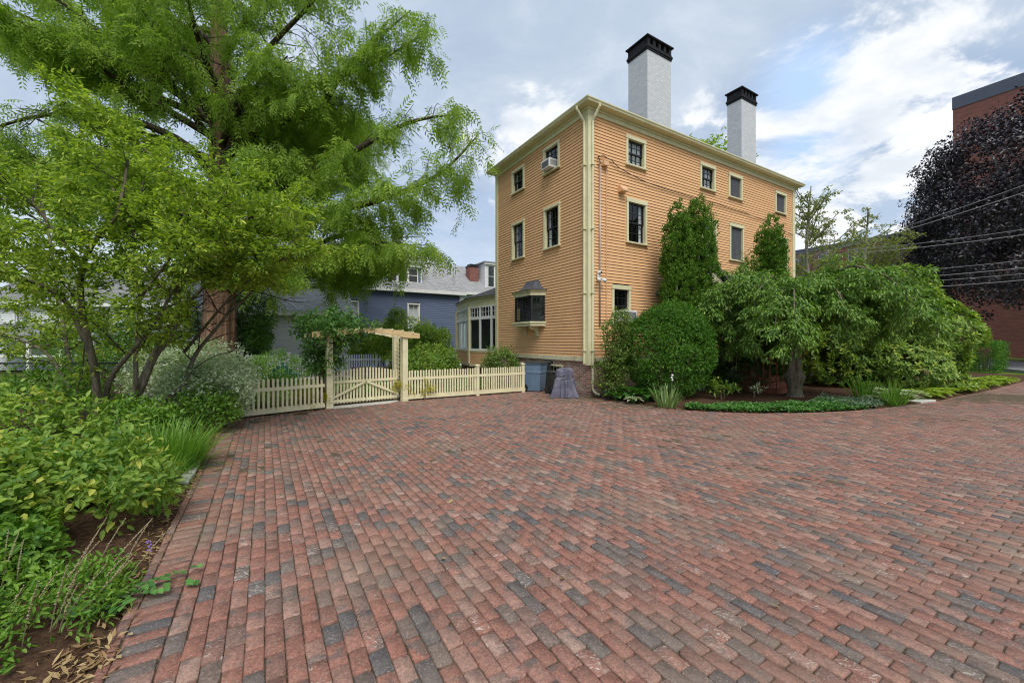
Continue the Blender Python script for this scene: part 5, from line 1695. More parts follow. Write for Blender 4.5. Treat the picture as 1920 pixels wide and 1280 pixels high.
for i, (x, y, L, lab) in enumerate(((9.75, 11.0, 0.24, 'variegated hosta left of the arching daylily'), (10.75, 11.25, 0.27, 'variegated hosta right of the arching daylily'), (10.45, 11.75, 0.27, 'variegated hosta behind the arching daylily'),
                                    (11.55, 11.85, 0.28, 'variegated hosta beside the pale stone slab'), (11.3, 12.45, 0.28, 'variegated hosta under the skirt of the huge rhododendron'), (16.9, 16.0, 0.32, 'large variegated hosta just in front of the clipped hedge'), (15.6, 15.2, 0.3, 'large variegated hosta behind the lime hostas'))):
    hosta(lab, (x, y, 0.02), 34, L, L * 0.55, 400 + i, M['lf_hosta_vari'], 'hostas in the front bed', edge=0.9)
k = 0
lime_src = None
spots = []
rngl = np.random.default_rng(9)
for i in range(10, len(BED) - 2):
    a, b = np.array(BED[i]), np.array(BED[i + 1])
    m_ = int(np.linalg.norm(b - a) / 0.62)
    nn = nrm(np.array([-(b - a)[1], (b - a)[0]]))
    for j in range(m_):
        for row in (0.28, 0.82):
            p = a + (b - a) * (j + 0.5 * (row > 0.5)) / m_ + nn * (row + rngl.normal(0, 0.06))
            if p[0] > 12.0: spots.append((p[0], p[1], row))
for (x, y, row) in spots:
    lab = 'lime yellow hosta in the front row along the brick edge' if row < 0.5 else 'lime yellow hosta in the second row behind the edge row'
    if lime_src is None:
        lime_src = hosta(lab, (x, y, 0.02), 30, 0.22, 0.10, 499, M['lf_hosta_lime'], 'lime hostas along the right brick edge')
    else:
        copy_thing(lime_src, (x, y, 0.02), rngl.random() * 6, lab, rngl.uniform(0.85, 1.2))
mb = MB(); mb.prism([(-0.5, -0.16), (0.45, -0.2), (0.55, 0.12), (-0.4, 0.2)], -0.03, 0.045)
tag(mb.build('stone_slab', M['stone'], bevel=0.012, loc=(11.55, 11.55, 0), rz=0.5), 'pale stone slab set at the brick edge by the variegated hostas', 'stone')


def cover(name, poly, n, mat, L, W, z, seed, hfn=0.07):
    rng = np.random.default_rng(seed)
    P = np.array(poly); lo, hi = P.min(0), P.max(0)
    q = lo + rng.random((n * 4, 2)) * (hi - lo)
    q = q[inside(poly, q[:, 0], q[:, 1])][:n]
    dn = smooth_noise(q[:, 0], q[:, 1], seed, 0.45)
    q = q[dn + rng.random(len(q)) * 0.9 > 0.42]
    m_ = len(q)
    Z = z + hfn * rng.random(m_) * (0.4 + smooth_noise(q[:, 0], q[:, 1], seed + 2, 0.35) * 1.3)
    A = rnd_dir(rng, m_); A[:, 2] = A[:, 2] * 0.3 + 0.12
    N = nrm(UP + rng.normal(0, 0.35, (m_, 3)))
    o = leaf_mesh(name, np.column_stack([q, Z]), A, N, L * rng.uniform(0.6, 1.2, m_), W, rng.random(m_), mat, None, False, 0.15, 0.15)
    return tag(o, kind='stuff')
cover('ground_cover', [(4.3, 10.05), (4.95, 9.80), (5.8, 9.62), (6.9, 9.66), (8.0, 9.9), (8.9, 10.2), (8.6, 10.9), (7.4, 10.75), (6.2, 10.55), (5.0, 10.5), (4.4, 10.4)], 9000, M['lf_cover'], 0.07, 0.05, 0.045, 501, 0.10)
cover('silver_ground_cover', [(7.7, 10.3), (8.5, 10.1), (9.2, 10.32), (9.7, 10.65), (9.6, 11.3), (9.0, 11.9), (8.9, 11.5), (8.0, 11.0)], 6500, M['lf_silver'], 0.06, 0.04, 0.05, 502, 0.12)
cover('garden_ground_cover', [wl(-9.0, 2.6)[:2], wl(-0.6, 3.2)[:2], wl(-0.8, 9)[:2], wl(-10, 9)[:2]], 9000, M['lf_mid'], 0.10, 0.06, 0.02, 503, 0.18)

# hedge at the far right
def hedge(name, label, loc, rz, L, W, H, seed, mat, group=None):
    rng = np.random.default_rng(seed)
    t = thing(name, label, 'hedge', loc, rz, group)
    n = int(34 * (L * W + 2 * (L + W) * H))
    f = rng.random(n)
    aT, aS, aE = L * W, 2 * L * H, 2 * W * H
    tot = aT + aS + aE
    u, v = rng.random(n) - 0.5, rng.random(n)
    top = f < aT / tot; sidef = (~top) & (f < (aT + aS) / tot)
    sg = np.where(rng.random(n) < 0.5, -1, 1)
    C = np.column_stack([np.where(top | sidef, u * L, sg * L / 2), np.where(top, (v - 0.5) * W, np.where(sidef, sg * W / 2, u * W)), np.where(top, H, v * H)])
    D = np.column_stack([np.where(top | sidef, 0, sg), np.where(sidef, sg, 0), np.where(top, 1, 0.15)]).astype(float)
    C += rng.normal(0, 0.05, C.shape)
    C[:, 2] = np.maximum(C[:, 2], 0.08)
    per = 26
    P, A, N, tint, dd = clump_leaves(rng, C, np.full(n, 0.16), per, 0.5, 0.5, 0.5, 0.1)
    A = nrm(A + np.repeat(D, per, 0) * 0.5)
    leaf_mesh('foliage', P, A, N, 0.08 * rng.uniform(0.6, 1.2, len(P)), 0.035, tint, mat, t)
    stems_mb(rng, int(L * 3) + 3, 0.3, H * 0.9, 0.02).build('stem', M['twig'], t)
    return t
hedge('clipped_hedge', 'clipped box shaped hedge beyond the lime hostas at the street end', (28.0, 24.2, 0), R(35), 4.6, 1.2, 1.55, 601, M['lf_yew'])

# ------------------------------------------------------------------ background trees
def crown_tree(name, label, loc, h, zc, rad, mat, leafL, leafW, nclump, clr, per, seed, bark, trunk_r, limbs=14, zlo=-0.7, amp=0.28, up=0.7, inner=0.3, fine=False, group=None, shell=0.25, freq=2.2):
    rng = np.random.default_rng(seed)
    t = thing(name, label, 'tree', loc, 0, group)
    C, d = lumpy(rng, nclump, rad, seed, amp, zlo, freq)
    q = rng.random(len(C))
    C = C * np.where(q < inner, rng.uniform(0.35, 0.85, len(C)), rng.uniform(0.88, 1.05, len(C)))[:, None] + np.array([0, 0, zc])
    P, A, N, tint, dd = clump_leaves(rng, C, clr * rng.uniform(0.6, 1.4, len(C)), per, up, 0.6, 0.5, shell, 0.75, 0.1, 0.3)
    leaf_mesh('crown', P, A, N, leafL * rng.uniform(0.65, 1.2, len(P)), leafW, tint, mat, t, fine)
    T = Tree(seed)
    base_z = max(zc - rad[2] * 0.75, 0.8)
    T.mb.lathe([(trunk_r * 1.5, -0.2), (trunk_r * 1.1, 0.4), (trunk_r, base_z), (trunk_r * 0.55, zc + 0.1 * rad[2]), (trunk_r * 0.12, zc + rad[2] * 0.85)], 12)
    T.mb.build('trunk', bark, t, smooth=True)
    T.mb = MB()
    for i in range(limbs):
        e = C[rng.integers(0, len(C))]
        z0 = base_z + (zc - base_z) * rng.random()
        p0 = np.array([0, 0, min(z0, e[2])])
        mid = (p0 + e) / 2 + np.array([0, 0, 0.08 * np.linalg.norm(e - p0)])
        T.limb(T.spline([p0, mid, e], 5), trunk_r * 0.4, 0.02, 6)
    T.mb.build('limb', bark, t, smooth=True)
    return t
crown_tree('copper_beech', 'huge dark purple leaved tree in front of the tall brick building', (43.3, 32.0, 0), 20, 11.0, (11.3, 8.5, 8.4), M['lf_purple'], 0.25, 0.16, 1500, 0.95, 72, 701, M['bark_pale'], 0.62, 22, -0.72, 0.3, 0.85, 0.25, freq=2.8)
crown_tree('garden_tree', 'yellow green tree whose top shows over the roof between the chimneys', (12.5, 27.5, 0), 15, 11.2, (3.4, 3.2, 4.4), M['lf_lime'], 0.26, 0.15, 260, 0.6, 34, 702, M['bark_dark'], 0.25)
def sparse_tree(label, loc, seed, h, mat, n_l=16, leafper=3):
    t = thing('birch_tree', label, 'tree', loc, 0, 'thin leaved trees beyond the house end')
    T = Tree(seed); rng = T.rng
    tr = T.spline([np.array([0, 0, -0.1]), np.array([0.1, 0, h * 0.3]), np.array([-0.1, 0.1, h * 0.65]), np.array([0.1, 0, h])], 6)
    mb = MB(); mb.tube(tr, list(np.linspace(0.20, 0.03, len(tr))), 8, False)
    mb.build('trunk', M['bark_pale'], t, smooth=True)
    for i in range(n_l):
        z = h * rng.uniform(0.22, 0.9); a = i * 2.399
        Lh = h * 0.42 * (1.15 - z / h) * rng.uniform(0.8, 1.2)
        p0 = np.array([0, 0, z]); e = np.array([math.cos(a) * Lh * 0.8, math.sin(a) * Lh * 0.8, z + Lh * 0.75])
        pts = T.spline([p0, (p0 + e) / 2 + np.array([0, 0, -0.05 * Lh]), e], 5)
        T.limb(pts, 0.05, 0.015, 5)
        T.sprout(pts, 0.2, 0.5, Lh * 0.42, 0.018, 0.85, 0.1, 0.2, (0.35, Lh * 0.2, 0.009, -0.2), jit=0.3)
    T.mb.build('limb', M['bark_pale'], t, smooth=True)
    P, A, N, L, W, tint = twig_leaves(rng, T.tw_p, T.tw_d, leafper, 0.22, 0.15, 0.085, 0.3, 0.6, 0.5)
    leaf_mesh('crown', P, A, N, L, W, tint, mat, t)
sparse_tree('thin pale birch with half bare branches beside the far end of the house', (18.2, 25.0, 0), 801, 11.2, M['lf_olive'], 30, 3)
sparse_tree('spreading thin leaved tree between the birch and the purple tree', (23.5, 27.0, 0), 802, 10.5, M['lf_olive'], 30, 3)

# garden behind the fence
GS = [('dark_evergreen', 'dense dark evergreen by the thick trunk against the white house', (-11.65, 18.2, 0), (0.9, 0.9, 2.1), M['lf_yew'], 0.12, 0.05, 330, 0.25, 30, 2.2),
      ('boxwood_bush', 'low dark boxwood just behind the left picket fence', (-8.3, 14.1, 0), (1.05, 0.75, 0.62), M['lf_mid'], 0.07, 0.035, 230, 0.14, 26, 0.62),
      ('garden_shrub', 'tall fresh green shrub behind the right fence against the blue house', (-3.95, 18.0, 0), (1.05, 0.9, 1.25), M['lf_shrub'], 0.11, 0.055, 230, 0.2, 26, 1.35),
      ('garden_shrub', 'slender pointed shrub left of the tall green shrub', (-5.2, 18.4, 0), (0.65, 0.6, 1.2), M['lf_shrub'], 0.11, 0.055, 170, 0.2, 24, 1.9),
      ('garden_shrub', 'rounded bright shrub low behind the right picket fence', (-3.0, 14.9, 0), (1.1, 0.7, 0.72), M['lf_shrub'], 0.10, 0.055, 200, 0.17, 26, 0.75),
      ('garden_shrub', 'loose shrub beside the sunroom window', (-3.5, 18.6, 0), (0.7, 0.7, 1.2), M['lf_shrub'], 0.12, 0.06, 190, 0.2, 24, 1.25),
      ('garden_shrub', 'lime foliage mound behind the low stone wall inside the gate', (-6.1, 19.6, 0), (1.9, 0.9, 0.85), M['lf_lime'], 0.13, 0.07, 240, 0.22, 26, 1.25),
      ('garden_shrub', 'mid green mound right of the planter inside the gate', (-4.4, 17.3, 0), (0.8, 0.6, 0.5), M['lf_shrub'], 0.10, 0.055, 120, 0.16, 24, 0.7),
      ('red_leaved_shrub', 'small dark red leaved shrub beside the arbor post inside the gate', (-4.15, 15.6, 0), (0.5, 0.4, 0.5), M['lf_purple'], 0.10, 0.05, 90, 0.13, 22, 0.75),
      ('house_shrub', 'loose green bush against the side wall behind the right picket fence', (-0.45, 15.6, 0), (0.62, 0.55, 0.62), M['lf_rose'], 0.085, 0.042, 150, 0.15, 24, 0.85),
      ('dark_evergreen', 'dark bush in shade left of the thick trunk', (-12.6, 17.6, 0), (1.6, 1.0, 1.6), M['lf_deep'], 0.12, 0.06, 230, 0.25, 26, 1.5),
      ('garden_shrub', 'green shrub under the blue house eave behind the arbor', (-6.2, 22.2, 0), (1.6, 1.0, 1.4), M['lf_lime'], 0.14, 0.07, 220, 0.26, 24, 1.5),
      ('garden_shrub', 'big background shrub by the white porch at the far left', (-16.8, 17.0, 0), (2.2, 1.4, 1.5), M['lf_mid'], 0.14, 0.07, 240, 0.28, 24, 1.4)]
for i, (nm, lab, loc, rad, mat, L, W_, n, cr, per, zc) in enumerate(GS):
    bush(nm, lab, 'shrub', loc, rad, mat, L, W_, n, cr, per, 900 + i * 3, zc=zc, group='shrubs in the garden behind the fence', amp=0.26, up=0.75)
for i, (x, y, w_, lab) in enumerate(((-5.15, 10.0, 0.25, 'yellow leaved seedling poking through the left picket fence'), (-4.85, 10.35, 0.22, 'yellow leaved seedling beside the left arbor post'), (-3.15, 11.7, 0.30, 'yellow leaved creeper climbing the right arbor post'),
                                      (-2.55, 11.98, 0.25, 'yellow leaved seedling at the foot of the right picket fence'), (-5.75, 9.5, 0.3, 'green weedy seedling under the left picket fence'))):
    bush('weed_seedling', lab, 'plant', (x, y, 0), (w_, 0.10, 0.28), M['lf_yellow'] if i < 4 else M['lf_shrub'], 0.06, 0.04, 26, 0.08, 12, 980 + i, zc=0.28 if i != 2 else 0.35, group='seedlings along the picket fence', nstem=4)
# ------------------------------------------------------------------ picket fence, arbor, gates
def picket_mb(mb, x, w_, z0, z1, y, th=0.02):
    a = w_ / 2
    pr = [(x - a, z0), (x + a, z0), (x + a, z1 - a), (x + a * 0.75, z1 - a * 0.4), (x + a * 0.35, z1 - 0.003), (x, z1), (x - a * 0.35, z1 - 0.003), (x - a * 0.75, z1 - a * 0.4), (x - a, z1 - a)]
    mb.prism(pr, y, y + th, 'y')


def post_mb(x, w_, h, cap=True):
    mb = MB()
    mb.box(x - w_ / 2, x + w_ / 2, -w_ / 2, w_ / 2, -0.1, h)
    if cap:
        c = w_ / 2 + 0.02
        mb.box(x - c, x + c, -c, c, h, h + 0.025)
        mb.add([(x - c, -c, h + 0.025), (x + c, -c, h + 0.025), (x + c, c, h + 0.025), (x - c, c, h + 0.025), (x, 0, h + 0.055)], [(0, 1, 4), (1, 2, 4), (2, 3, 4), (3, 0, 4)])
    return mb


def picket_fence(label, a, b, step, w_, htop, posts, mat, seed, gap0=0.05, group=None, ph=0.1, dark=None):
    a, b = np.array(a), np.array(b)
    L = np.linalg.norm(b - a); rz = math.atan2(b[1] - a[1], b[0] - a[0])
    rng = np.random.default_rng(seed)
    t = thing('picket_fence', label, 'fence', (*a, 0), rz, group)
    mb = MB()
    x = 0.05
    while x < L - 0.03:
        if all(abs(x - p) > 0.075 for p in posts):
            picket_mb(mb, x + rng.normal(0, 0.003), w_, gap0 + rng.normal(0, 0.005), htop + rng.normal(0, 0.007), -0.045)
        x += step
    mb.build('picket_panel', mat, t)
    for z, hh in ((gap0 + 0.07, 0.10), (htop - 0.24, 0.075)):
        mb = MB(); mb.box(0, L, -0.022, 0.018, z - hh / 2, z + hh / 2); mb.build('rail', mat, t, bevel=0.004)
    mb = MB(); mb.box(0, L, -0.052, -0.047, gap0 + 0.0, gap0 + 0.085); mb.box(0, L, -0.0535, -0.047, htop - 0.275, htop - 0.21); mb.build('face_board', mat, t)
    for p in posts: post_mb(p, ph, htop + 0.06).build('post', mat, t, bevel=0.004)
    return t

FA, FB, FC, FD = (-6.75, 8.24), (-4.72, 10.27), (-3.0, 11.72), (0.42, 13.74)
picket_fence('cream picket fence left of the arbor, half hidden by the white variegated shrub', FA, FB, 0.098, 0.048, 0.84, [0.06], M['fence'], 1, group='cream picket fence along the bricks')
picket_fence('cream picket fence between the arbor and the blue bin', FC, FD, 0.083, 0.046, 0.87, [2.22, 3.9], M['fence'], 2, group='cream picket fence along the bricks')
picket_fence('far white picket fence across the garden behind the left cream fence', (-11.5, 17.2), (-6.0, 18.9), 0.10, 0.05, 1.12, [0.1, 1.9, 3.7, 5.5], M['white'], 3)

AX, AY = -4.65, 10.38
arz = math.atan2(11.66 - 10.38, -3.07 + 4.65)
AL = math.hypot(11.66 - 10.38, 1.58)
arbor = thing('garden_arbor', 'cream arched garden arbor with ladder sides framing the double gate', 'arbor', (AX, AY, 0), arz)
DEP = 0.62
for x in (0.0, AL):
    for y in (0.0, DEP):
        mb = MB(); mb.box(x - 0.075, x + 0.075, y - 0.075, y + 0.075, -0.05, 1.86); mb.box(x - 0.085, x + 0.085, y - 0.085, y + 0.085, 0.0, 0.09) if y == 0 else None
        mb.build('post', M['fence'], arbor, bevel=0.005)
    mb = MB()
    for k in range(13): mb.box(x - 0.012, x + 0.012, 0.06, DEP - 0.06, 0.25 + k * 0.115, 0.28 + k * 0.115)
    for y in (DEP * 0.36, DEP * 0.64): mb.box(x - 0.024, x - 0.0125, y - 0.018, y + 0.018, 0.1, 1.85)
    mb.build('ladder_lattice', M['fence'], arbor)
for y in (-0.118, DEP + 0.078):
    mb = MB()
    n = 16
    x0, x1 = -0.42, AL + 0.42
    top, bot = [], []
    for i in range(n + 1):
        s = i / n; x = x0 + (x1 - x0) * s
        c = math.sin(math.pi * s)
        top.append((x, 1.93 + 0.12 * c)); bot.append((x, 1.79 + 0.02 * abs(c) + (0.13 * max(0.0, math.sin(math.pi * (x / AL))) if 0 < x < AL else 0.0)))
    vs, fs = [], []
    for yy in (y, y + 0.04):
        vs += [(x, yy, z) for x, z in top] + [(x, yy, z) for x, z in bot]
    m_ = n + 1
    for i in range(n):
        fs += [(m_ + i, m_ + i + 1, i + 1, i), (2 * m_ + i, 2 * m_ + i + 1, 3 * m_ + i + 1, 3 * m_ + i), (i, i + 1, 2 * m_ + i + 1, 2 * m_ + i), (m_ + i + 1, m_ + i, 3 * m_ + i, 3 * m_ + i + 1)]
    fs += [(0, 2 * m_, 3 * m_, m_), (n, m_ + n, 3 * m_ + n, 2 * m_ + n)]
    mb.add(vs, fs)
    mb.build('arched_beam', M['wood'] if y < 0 else M['fence'], arbor, bevel=0.004)
for i in range(9):
    s = (i + 0.7) / 9.4; x = -0.42 + (AL + 0.84) * s; z = 1.93 + 0.12 * math.sin(math.pi * s)
    mb = MB(); mb.box(x - 0.014, x + 0.014, -0.14, DEP + 0.14, z - 0.03, z + 0.03)
    mb.build('rafter', M['fence'], arbor, bevel=0.003)

# double gate: two leaves, tops rising to the middle
GL = AL - 0.16
for leafi in (0, 1):
    t = thing('garden_gate', ('left' if leafi == 0 else 'right') + ' leaf of the cream picket gate with its diagonal brace in the arbor', 'gate', (AX, AY, 0), arz, 'double gate in the arbor')
    xa = 0.08 + leafi * (GL / 2 + 0.008); xb = xa + GL / 2 - 0.008
    y0 = 0.24
    mb = MB()
    x = xa + 0.03
    while x < xb - 0.01:
        s = (x - 0.08) / GL
        picket_mb(mb, x, 0.046, 0.06, 0.86 + 0.14 * math.sin(math.pi * s), y0)
        x += 0.0845
    mb.build('picket_panel', M['fence'], t)
    mb = MB(); mb.box(xa, xb, y0 - 0.02, y0 - 0.001, 0.09, 0.17); mb.build('rail', M['fence'], t, bevel=0.003)
    mb = MB(); mb.box(xa, xb, y0 - 0.02, y0 - 0.001, 0.60, 0.665); mb.build('rail', M['fence'], t, bevel=0.003)
    mb = MB()
    p, q = ((xa + 0.02, y0 - 0.03, 0.20), (xb - 0.02, y0 - 0.03, 0.60)) if leafi == 0 else ((xb - 0.02, y0 - 0.03, 0.20), (xa + 0.02, y0 - 0.03, 0.60))
    mb.bar(p, q, 0.016, 0.06); mb.build('brace', M['fence'], t, bevel=0.003)
    mb = MB()
    for z in (0.13, 0.63):
        xx = xa if leafi == 0 else xb
        mb.box(xx - 0.03, xx + 0.05, y0 - 0.045, y0 - 0.021, z - 0.02, z + 0.02) if leafi == 0 else mb.box(xx - 0.05, xx + 0.03, y0 - 0.045, y0 - 0.021, z - 0.02, z + 0.02)
    mb.build('hinge', M['metal_grey'], t)
mb = MB(); mb.prism([(-0.95, -0.30), (0.55, -0.27), (0.9, 0.0), (0.9, 0.16), (-0.9, 0.16)], -0.03, 0.012)
tag(mb.build('threshold_stone', M['stone'], bevel=0.008, loc=(AX + math.cos(arz) * AL / 2 - math.sin(arz) * 0.12, AY + math.sin(arz) * AL / 2 + math.cos(arz) * 0.12, 0), rz=arz), 'pale granite threshold stone under the double gate', 'stone')

# vine over the left half of the arbor
def arbor_vine():
    t = thing('climbing_vine', 'thick green climbing vine heaped over the left side of the arbor', 'vine', (AX, AY, 0), arz)
    T = Tree(61); rng = T.rng
    for i in range(16):
        p = np.array([rng.normal(-0.05, 0.08), rng.uniform(0.0, DEP), 0.0])
        e = np.array([rng.uniform(-0.45, 1.15), rng.uniform(-0.25, DEP + 0.3), rng.uniform(1.7, 2.45)])
        pts = T.spline([p, np.array([rng.normal(-0.08, 0.08), p[1], 0.9]), np.array([e[0] * 0.4 - 0.1, e[1], 1.7]), e], 6)
        T.limb(pts, 0.018, 0.005, 5)
        T.sprout(pts, 0.35, 0.15, 0.65, 0.005, 0.9, -0.3, 0.25, None, jit=0.5)
    T.mb.build('stem', M['twig'], t, smooth=True)
    C, d = lumpy(rng, 120, (0.78, 0.6, 0.36), 62, 0.45, -0.7, 4.0)
    C += np.array([0.16, DEP / 2, 2.04])
    C2, d2_ = lumpy(rng, 50, (0.28, 0.40, 0.62), 64, 0.4, -0.9, 4.0)
    C2 += np.array([-0.16, DEP / 2, 1.4])
    C2 = C2[rng.random(len(C2)) < 0.8]
    P1, A1, N1, t1_, _ = clump_leaves(rng, np.concatenate([C, C2]), np.full(len(C) + len(C2), 0.17), 20, 0.8, 0.6, 0.5, 0.2, 1, 0.2)
    P, A, N, L, W, tint = twig_leaves(rng, T.tw_p, T.tw_d, 3, 0.10, 0.085, 0.06, 0.3, 0.8, 0.45)
    P, A, N, tint = np.concatenate([P, P1]), np.concatenate([A, A1]), np.concatenate([N, N1]), np.concatenate([tint, t1_])
    n = len(P)
    leaf_mesh('foliage', P, A, N, 0.085 * rng.uniform(0.6, 1.2, n), 0.058, tint, M['lf_mid2'], t, True, 0.18)
M['lf_mid2'] = m_leaf('vine leaf', (0.05, 0.145, 0.03), (0.14, 0.28, 0.055), 0.3, 0.42, 0.4)
arbor_vine()

# ------------------------------------------------------------------ bins and covered grill by the side wall
M['bin_blue'] = m_plain('blue grey plastic', (0.13, 0.20, 0.29), 0.5, 0.08, 4.0, dirt=(0.1, 0.13, 0.16), dirt_amt=0.4)
M['bin_dark'] = m_plain('black plastic', (0.028, 0.03, 0.033), 0.45, 0.2, 4.0)
M['rubber'] = m_plain('rubber', (0.02, 0.02, 0.02), 0.8, 0.1)
def wheelie(label, loc, rz, wd, dp, h, mat, lidm):
    t = thing('wheeled_bin', label, 'bin', loc, rz, 'wheeled bins by the side wall')
    mb = MB()
    def ring(z, s, y=0.0): return [(-wd / 2 * s, -dp / 2 * s + y, z), (wd / 2 * s, -dp / 2 * s + y, z), (wd / 2 * s, dp / 2 * s + y, z), (-wd / 2 * s, dp / 2 * s + y, z)]
    rs = [ring(0.02, 0.78), ring(0.08, 0.80), ring(h * 0.62, 0.93), ring(h * 0.64, 0.97), ring(h * 0.70, 0.97), ring(h * 0.72, 0.95), ring(h * 0.93, 0.99), ring(h * 0.935, 1.05), ring(h * 0.97, 1.05)]
    vs = [p for r_ in rs for p in r_]
    mb.add(vs, [(i * 4 + k, i * 4 + (k + 1) % 4, i * 4 + 4 + (k + 1) % 4, i * 4 + 4 + k) for i in range(len(rs) - 1) for k in range(4)] + [(3, 2, 1, 0), tuple(len(vs) - 4 + k for k in range(4))])
    mb.build('body', mat, t, bevel=0.018)
    mb = MB()
    a, b, c = ring(h * 0.971, 1.09), ring(h * 0.99, 1.09), ring(h * 1.03, 0.86)
    mb.add(a + b + c, [(0, 1, 5, 4), (1, 2, 6, 5), (2, 3, 7, 6), (3, 0, 4, 7), (4, 5, 9, 8), (5, 6, 10, 9), (6, 7, 11, 10), (7, 4, 8, 11), (8, 9, 10, 11), (3, 2, 1, 0)])
    mb.tube([(-wd * 0.36, dp * 0.6, h * 0.96), (wd * 0.36, dp * 0.6, h * 0.96)], 0.016, 8)
    mb.build('lid', lidm, t, bevel=0.012)
    for s in (-1, 1):
        mb = MB(); mb.tube([(s * wd * 0.33, dp * 0.44, 0.125), (s * (wd * 0.33 + 0.055), dp * 0.44, 0.125)], 0.125, 18)
        w_ = mb.build('wheel', M['rubber'], t)
        mb = MB(); mb.tube([(s * (wd * 0.33 + 0.0551), dp * 0.44, 0.125), (s * (wd * 0.33 + 0.062), dp * 0.44, 0.125)], 0.055, 12); mb.build('hub', M['bin_dark'], w_)
    return t
wheelie('blue grey wheeled bin at the end of the picket fence', (0.80, 14.05, 0), R(62), 0.58, 0.66, 0.98, M['bin_blue'], M['bin_dark'])
wheelie('dark wheeled bin mostly hidden behind the blue bin', (1.12, 14.55, 0), R(120), 0.56, 0.6, 0.98, M['bin_dark'], M['bin_dark'])
wheelie('low black bin squeezed between the wall and the covered grill', (1.42, 13.35, 0), R(120), 0.42, 0.42, 0.72, M['bin_dark'], M['bin_dark'])

def grill_cover():
    m, t_ = new_mat('faded purple grey tarp')
    pos = t_.new('ShaderNodeTexCoord').outputs['Object']
    n = t_.noise(pos, 3.0, 5.0, 0.6)
    c = t_.mix(t_.step(n, 0.35, 0.65), (0.085, 0.082, 0.125), (0.165, 0.16, 0.21))
    n2 = t_.noise(t_.vmath('MULTIPLY', pos, (6, 6, 1.5)), 3.0, 4.0, 0.6)
    b = t_.new('ShaderNodeBsdfPrincipled', {'Base Color': c, 'Roughness': 0.6, 'Specular IOR Level': 0.35})
    t_.set(b, 'Normal', t_.new('ShaderNodeBump', {'Height': n2, 'Strength': 0.5, 'Distance': 0.03}).outputs[0])
    finish(t_, b)
    t = thing('grill_cover', 'grill under a crumpled faded purple tarp against the house corner', 'covered grill', (1.62, 12.60, 0), R(10))
    rng = np.random.default_rng(3)
    ph = rng.random(8) * 6.28
    nz, na = 34, 88
    V = []
    for i in range(nz + 1):
        s = i / nz
        z = 0.93 * (1 - s) + 0.01 * s
        if s < 0.12: r = 0.26 * math.sqrt(max(0.0, s / 0.12)) + 0.001; z = 0.93 - 0.05 * (s / 0.12) ** 2
        else:
            q = (s - 0.12) / 0.88
            r = 0.26 + 0.10 * q + 0.05 * q * q
            z = 0.88 * (1 - q) + 0.005
        amp = 0.03 + 0.24 * max(0, s - 0.15)
        for k in range(na):
            a = 6.28318 * k / na
            f = amp * (0.55 * math.sin(7 * a + ph[0] + 1.2 * s) + 0.4 * math.sin(11 * a + ph[1] - 2 * s) + 0.28 * math.sin(17 * a + ph[2]) + 0.5 * math.sin(3 * a + ph[3]))
            sag = 0.03 * math.sin(4 * a + ph[4]) * (1 if s < 0.3 else 0) + 0.02 * math.sin(22 * s + 3 * a) * (0.2 < s < 0.5)
            tie = 1 - 0.10 * math.exp(-((s - 0.36) / 0.05) ** 2)
            rr = r * (1 + f) * tie
            V.append((rr * 1.12 * math.cos(a), rr * 0.92 * math.sin(a), max(0.006, z + sag)))
    F = [(i * na + k, (i + 1) * na + k, (i + 1) * na + (k + 1) % na, i * na + (k + 1) % na) for i in range(nz) for k in range(na)]
    mb = MB(); mb.add(V, F); mb.build('tarp', m, t, smooth=True)
    mb = MB()
    mb.tube([(0.30 * math.cos(a) * 1.06, 0.275 * math.sin(a), 0.60 + 0.015 * math.sin(3 * a)) for a in np.linspace(0, 6.283, 40)], 0.007, 5, False)
    mb.build('tie_cord', M['bin_dark'], t)
    t.scale = (0.9, 0.9, 0.93)
grill_cover()

# ------------------------------------------------------------------ garden furniture
M['teal'] = m_plain('teal paint', (0.05, 0.19, 0.18), 0.5, 0.1)
def adirondack(label, loc, rz, mat):
    t = thing('garden_chair', label, 'chair', loc, rz)
    mb = MB()
    for k in range(5):
        x = -0.22 + k * 0.11
        h = 0.98 - 0.10 * abs(k - 2)
        mb.bar((x, 0.30, 0.22), (x * 1.1, 0.58, h), 0.10, 0.02)
    mb.build('backrest', mat, t)
    mb = MB()
    for k in range(6): mb.box(-0.27, 0.27, -0.27 + k * 0.1, -0.18 + k * 0.1, 0.37 - k * 0.03, 0.39 - k * 0.03)
    mb.build('seat', mat, t)
    for s in (-1, 1):
        mb = MB(); mb.box(s * 0.36 - 0.07, s * 0.36 + 0.07, -0.35, 0.42, 0.56, 0.585); mb.build('armrest', mat, t)
        mb = MB(); mb.box(s * 0.31 - 0.02, s * 0.31 + 0.02, -0.30, -0.2, 0.0, 0.56); mb.build('leg', mat, t)
        mb = MB(); mb.bar((s * 0.29, -0.28, 0.34), (s * 0.29, 0.65, 0.02), 0.03, 0.11); mb.build('leg', mat, t)
adirondack('teal wooden garden chair on the grass behind the left picket fence', (-8.05, 14.4, 0), R(205), M['teal'])
M['planter'] = m_plain('white glazed pot', (0.68, 0.69, 0.68), 0.4, 0.05)
mb = MB()
mb.add([], [])
for (x0, x1, z) in ((-1.5, 1.45, 0.62),):
    mb.box(x0, x1, -0.2, 0.2, 0.0, z)
tag(mb.build('stone_wall', m_masonry('dry stone wall', [(0, (0.12, 0.11, 0.10)), (1, (0.30, 0.28, 0.25))], (0.04, 0.038, 0.035), 0.32, 0.14, mort=0.02), loc=(-5.3, 17.6, 0), rz=R(15)), 'low dry stone wall seen through the garden gate', 'wall')
tp = thing('planter', 'white pot of trailing greenery on the low stone wall', 'planter', (-5.25, 17.5, 0.62))
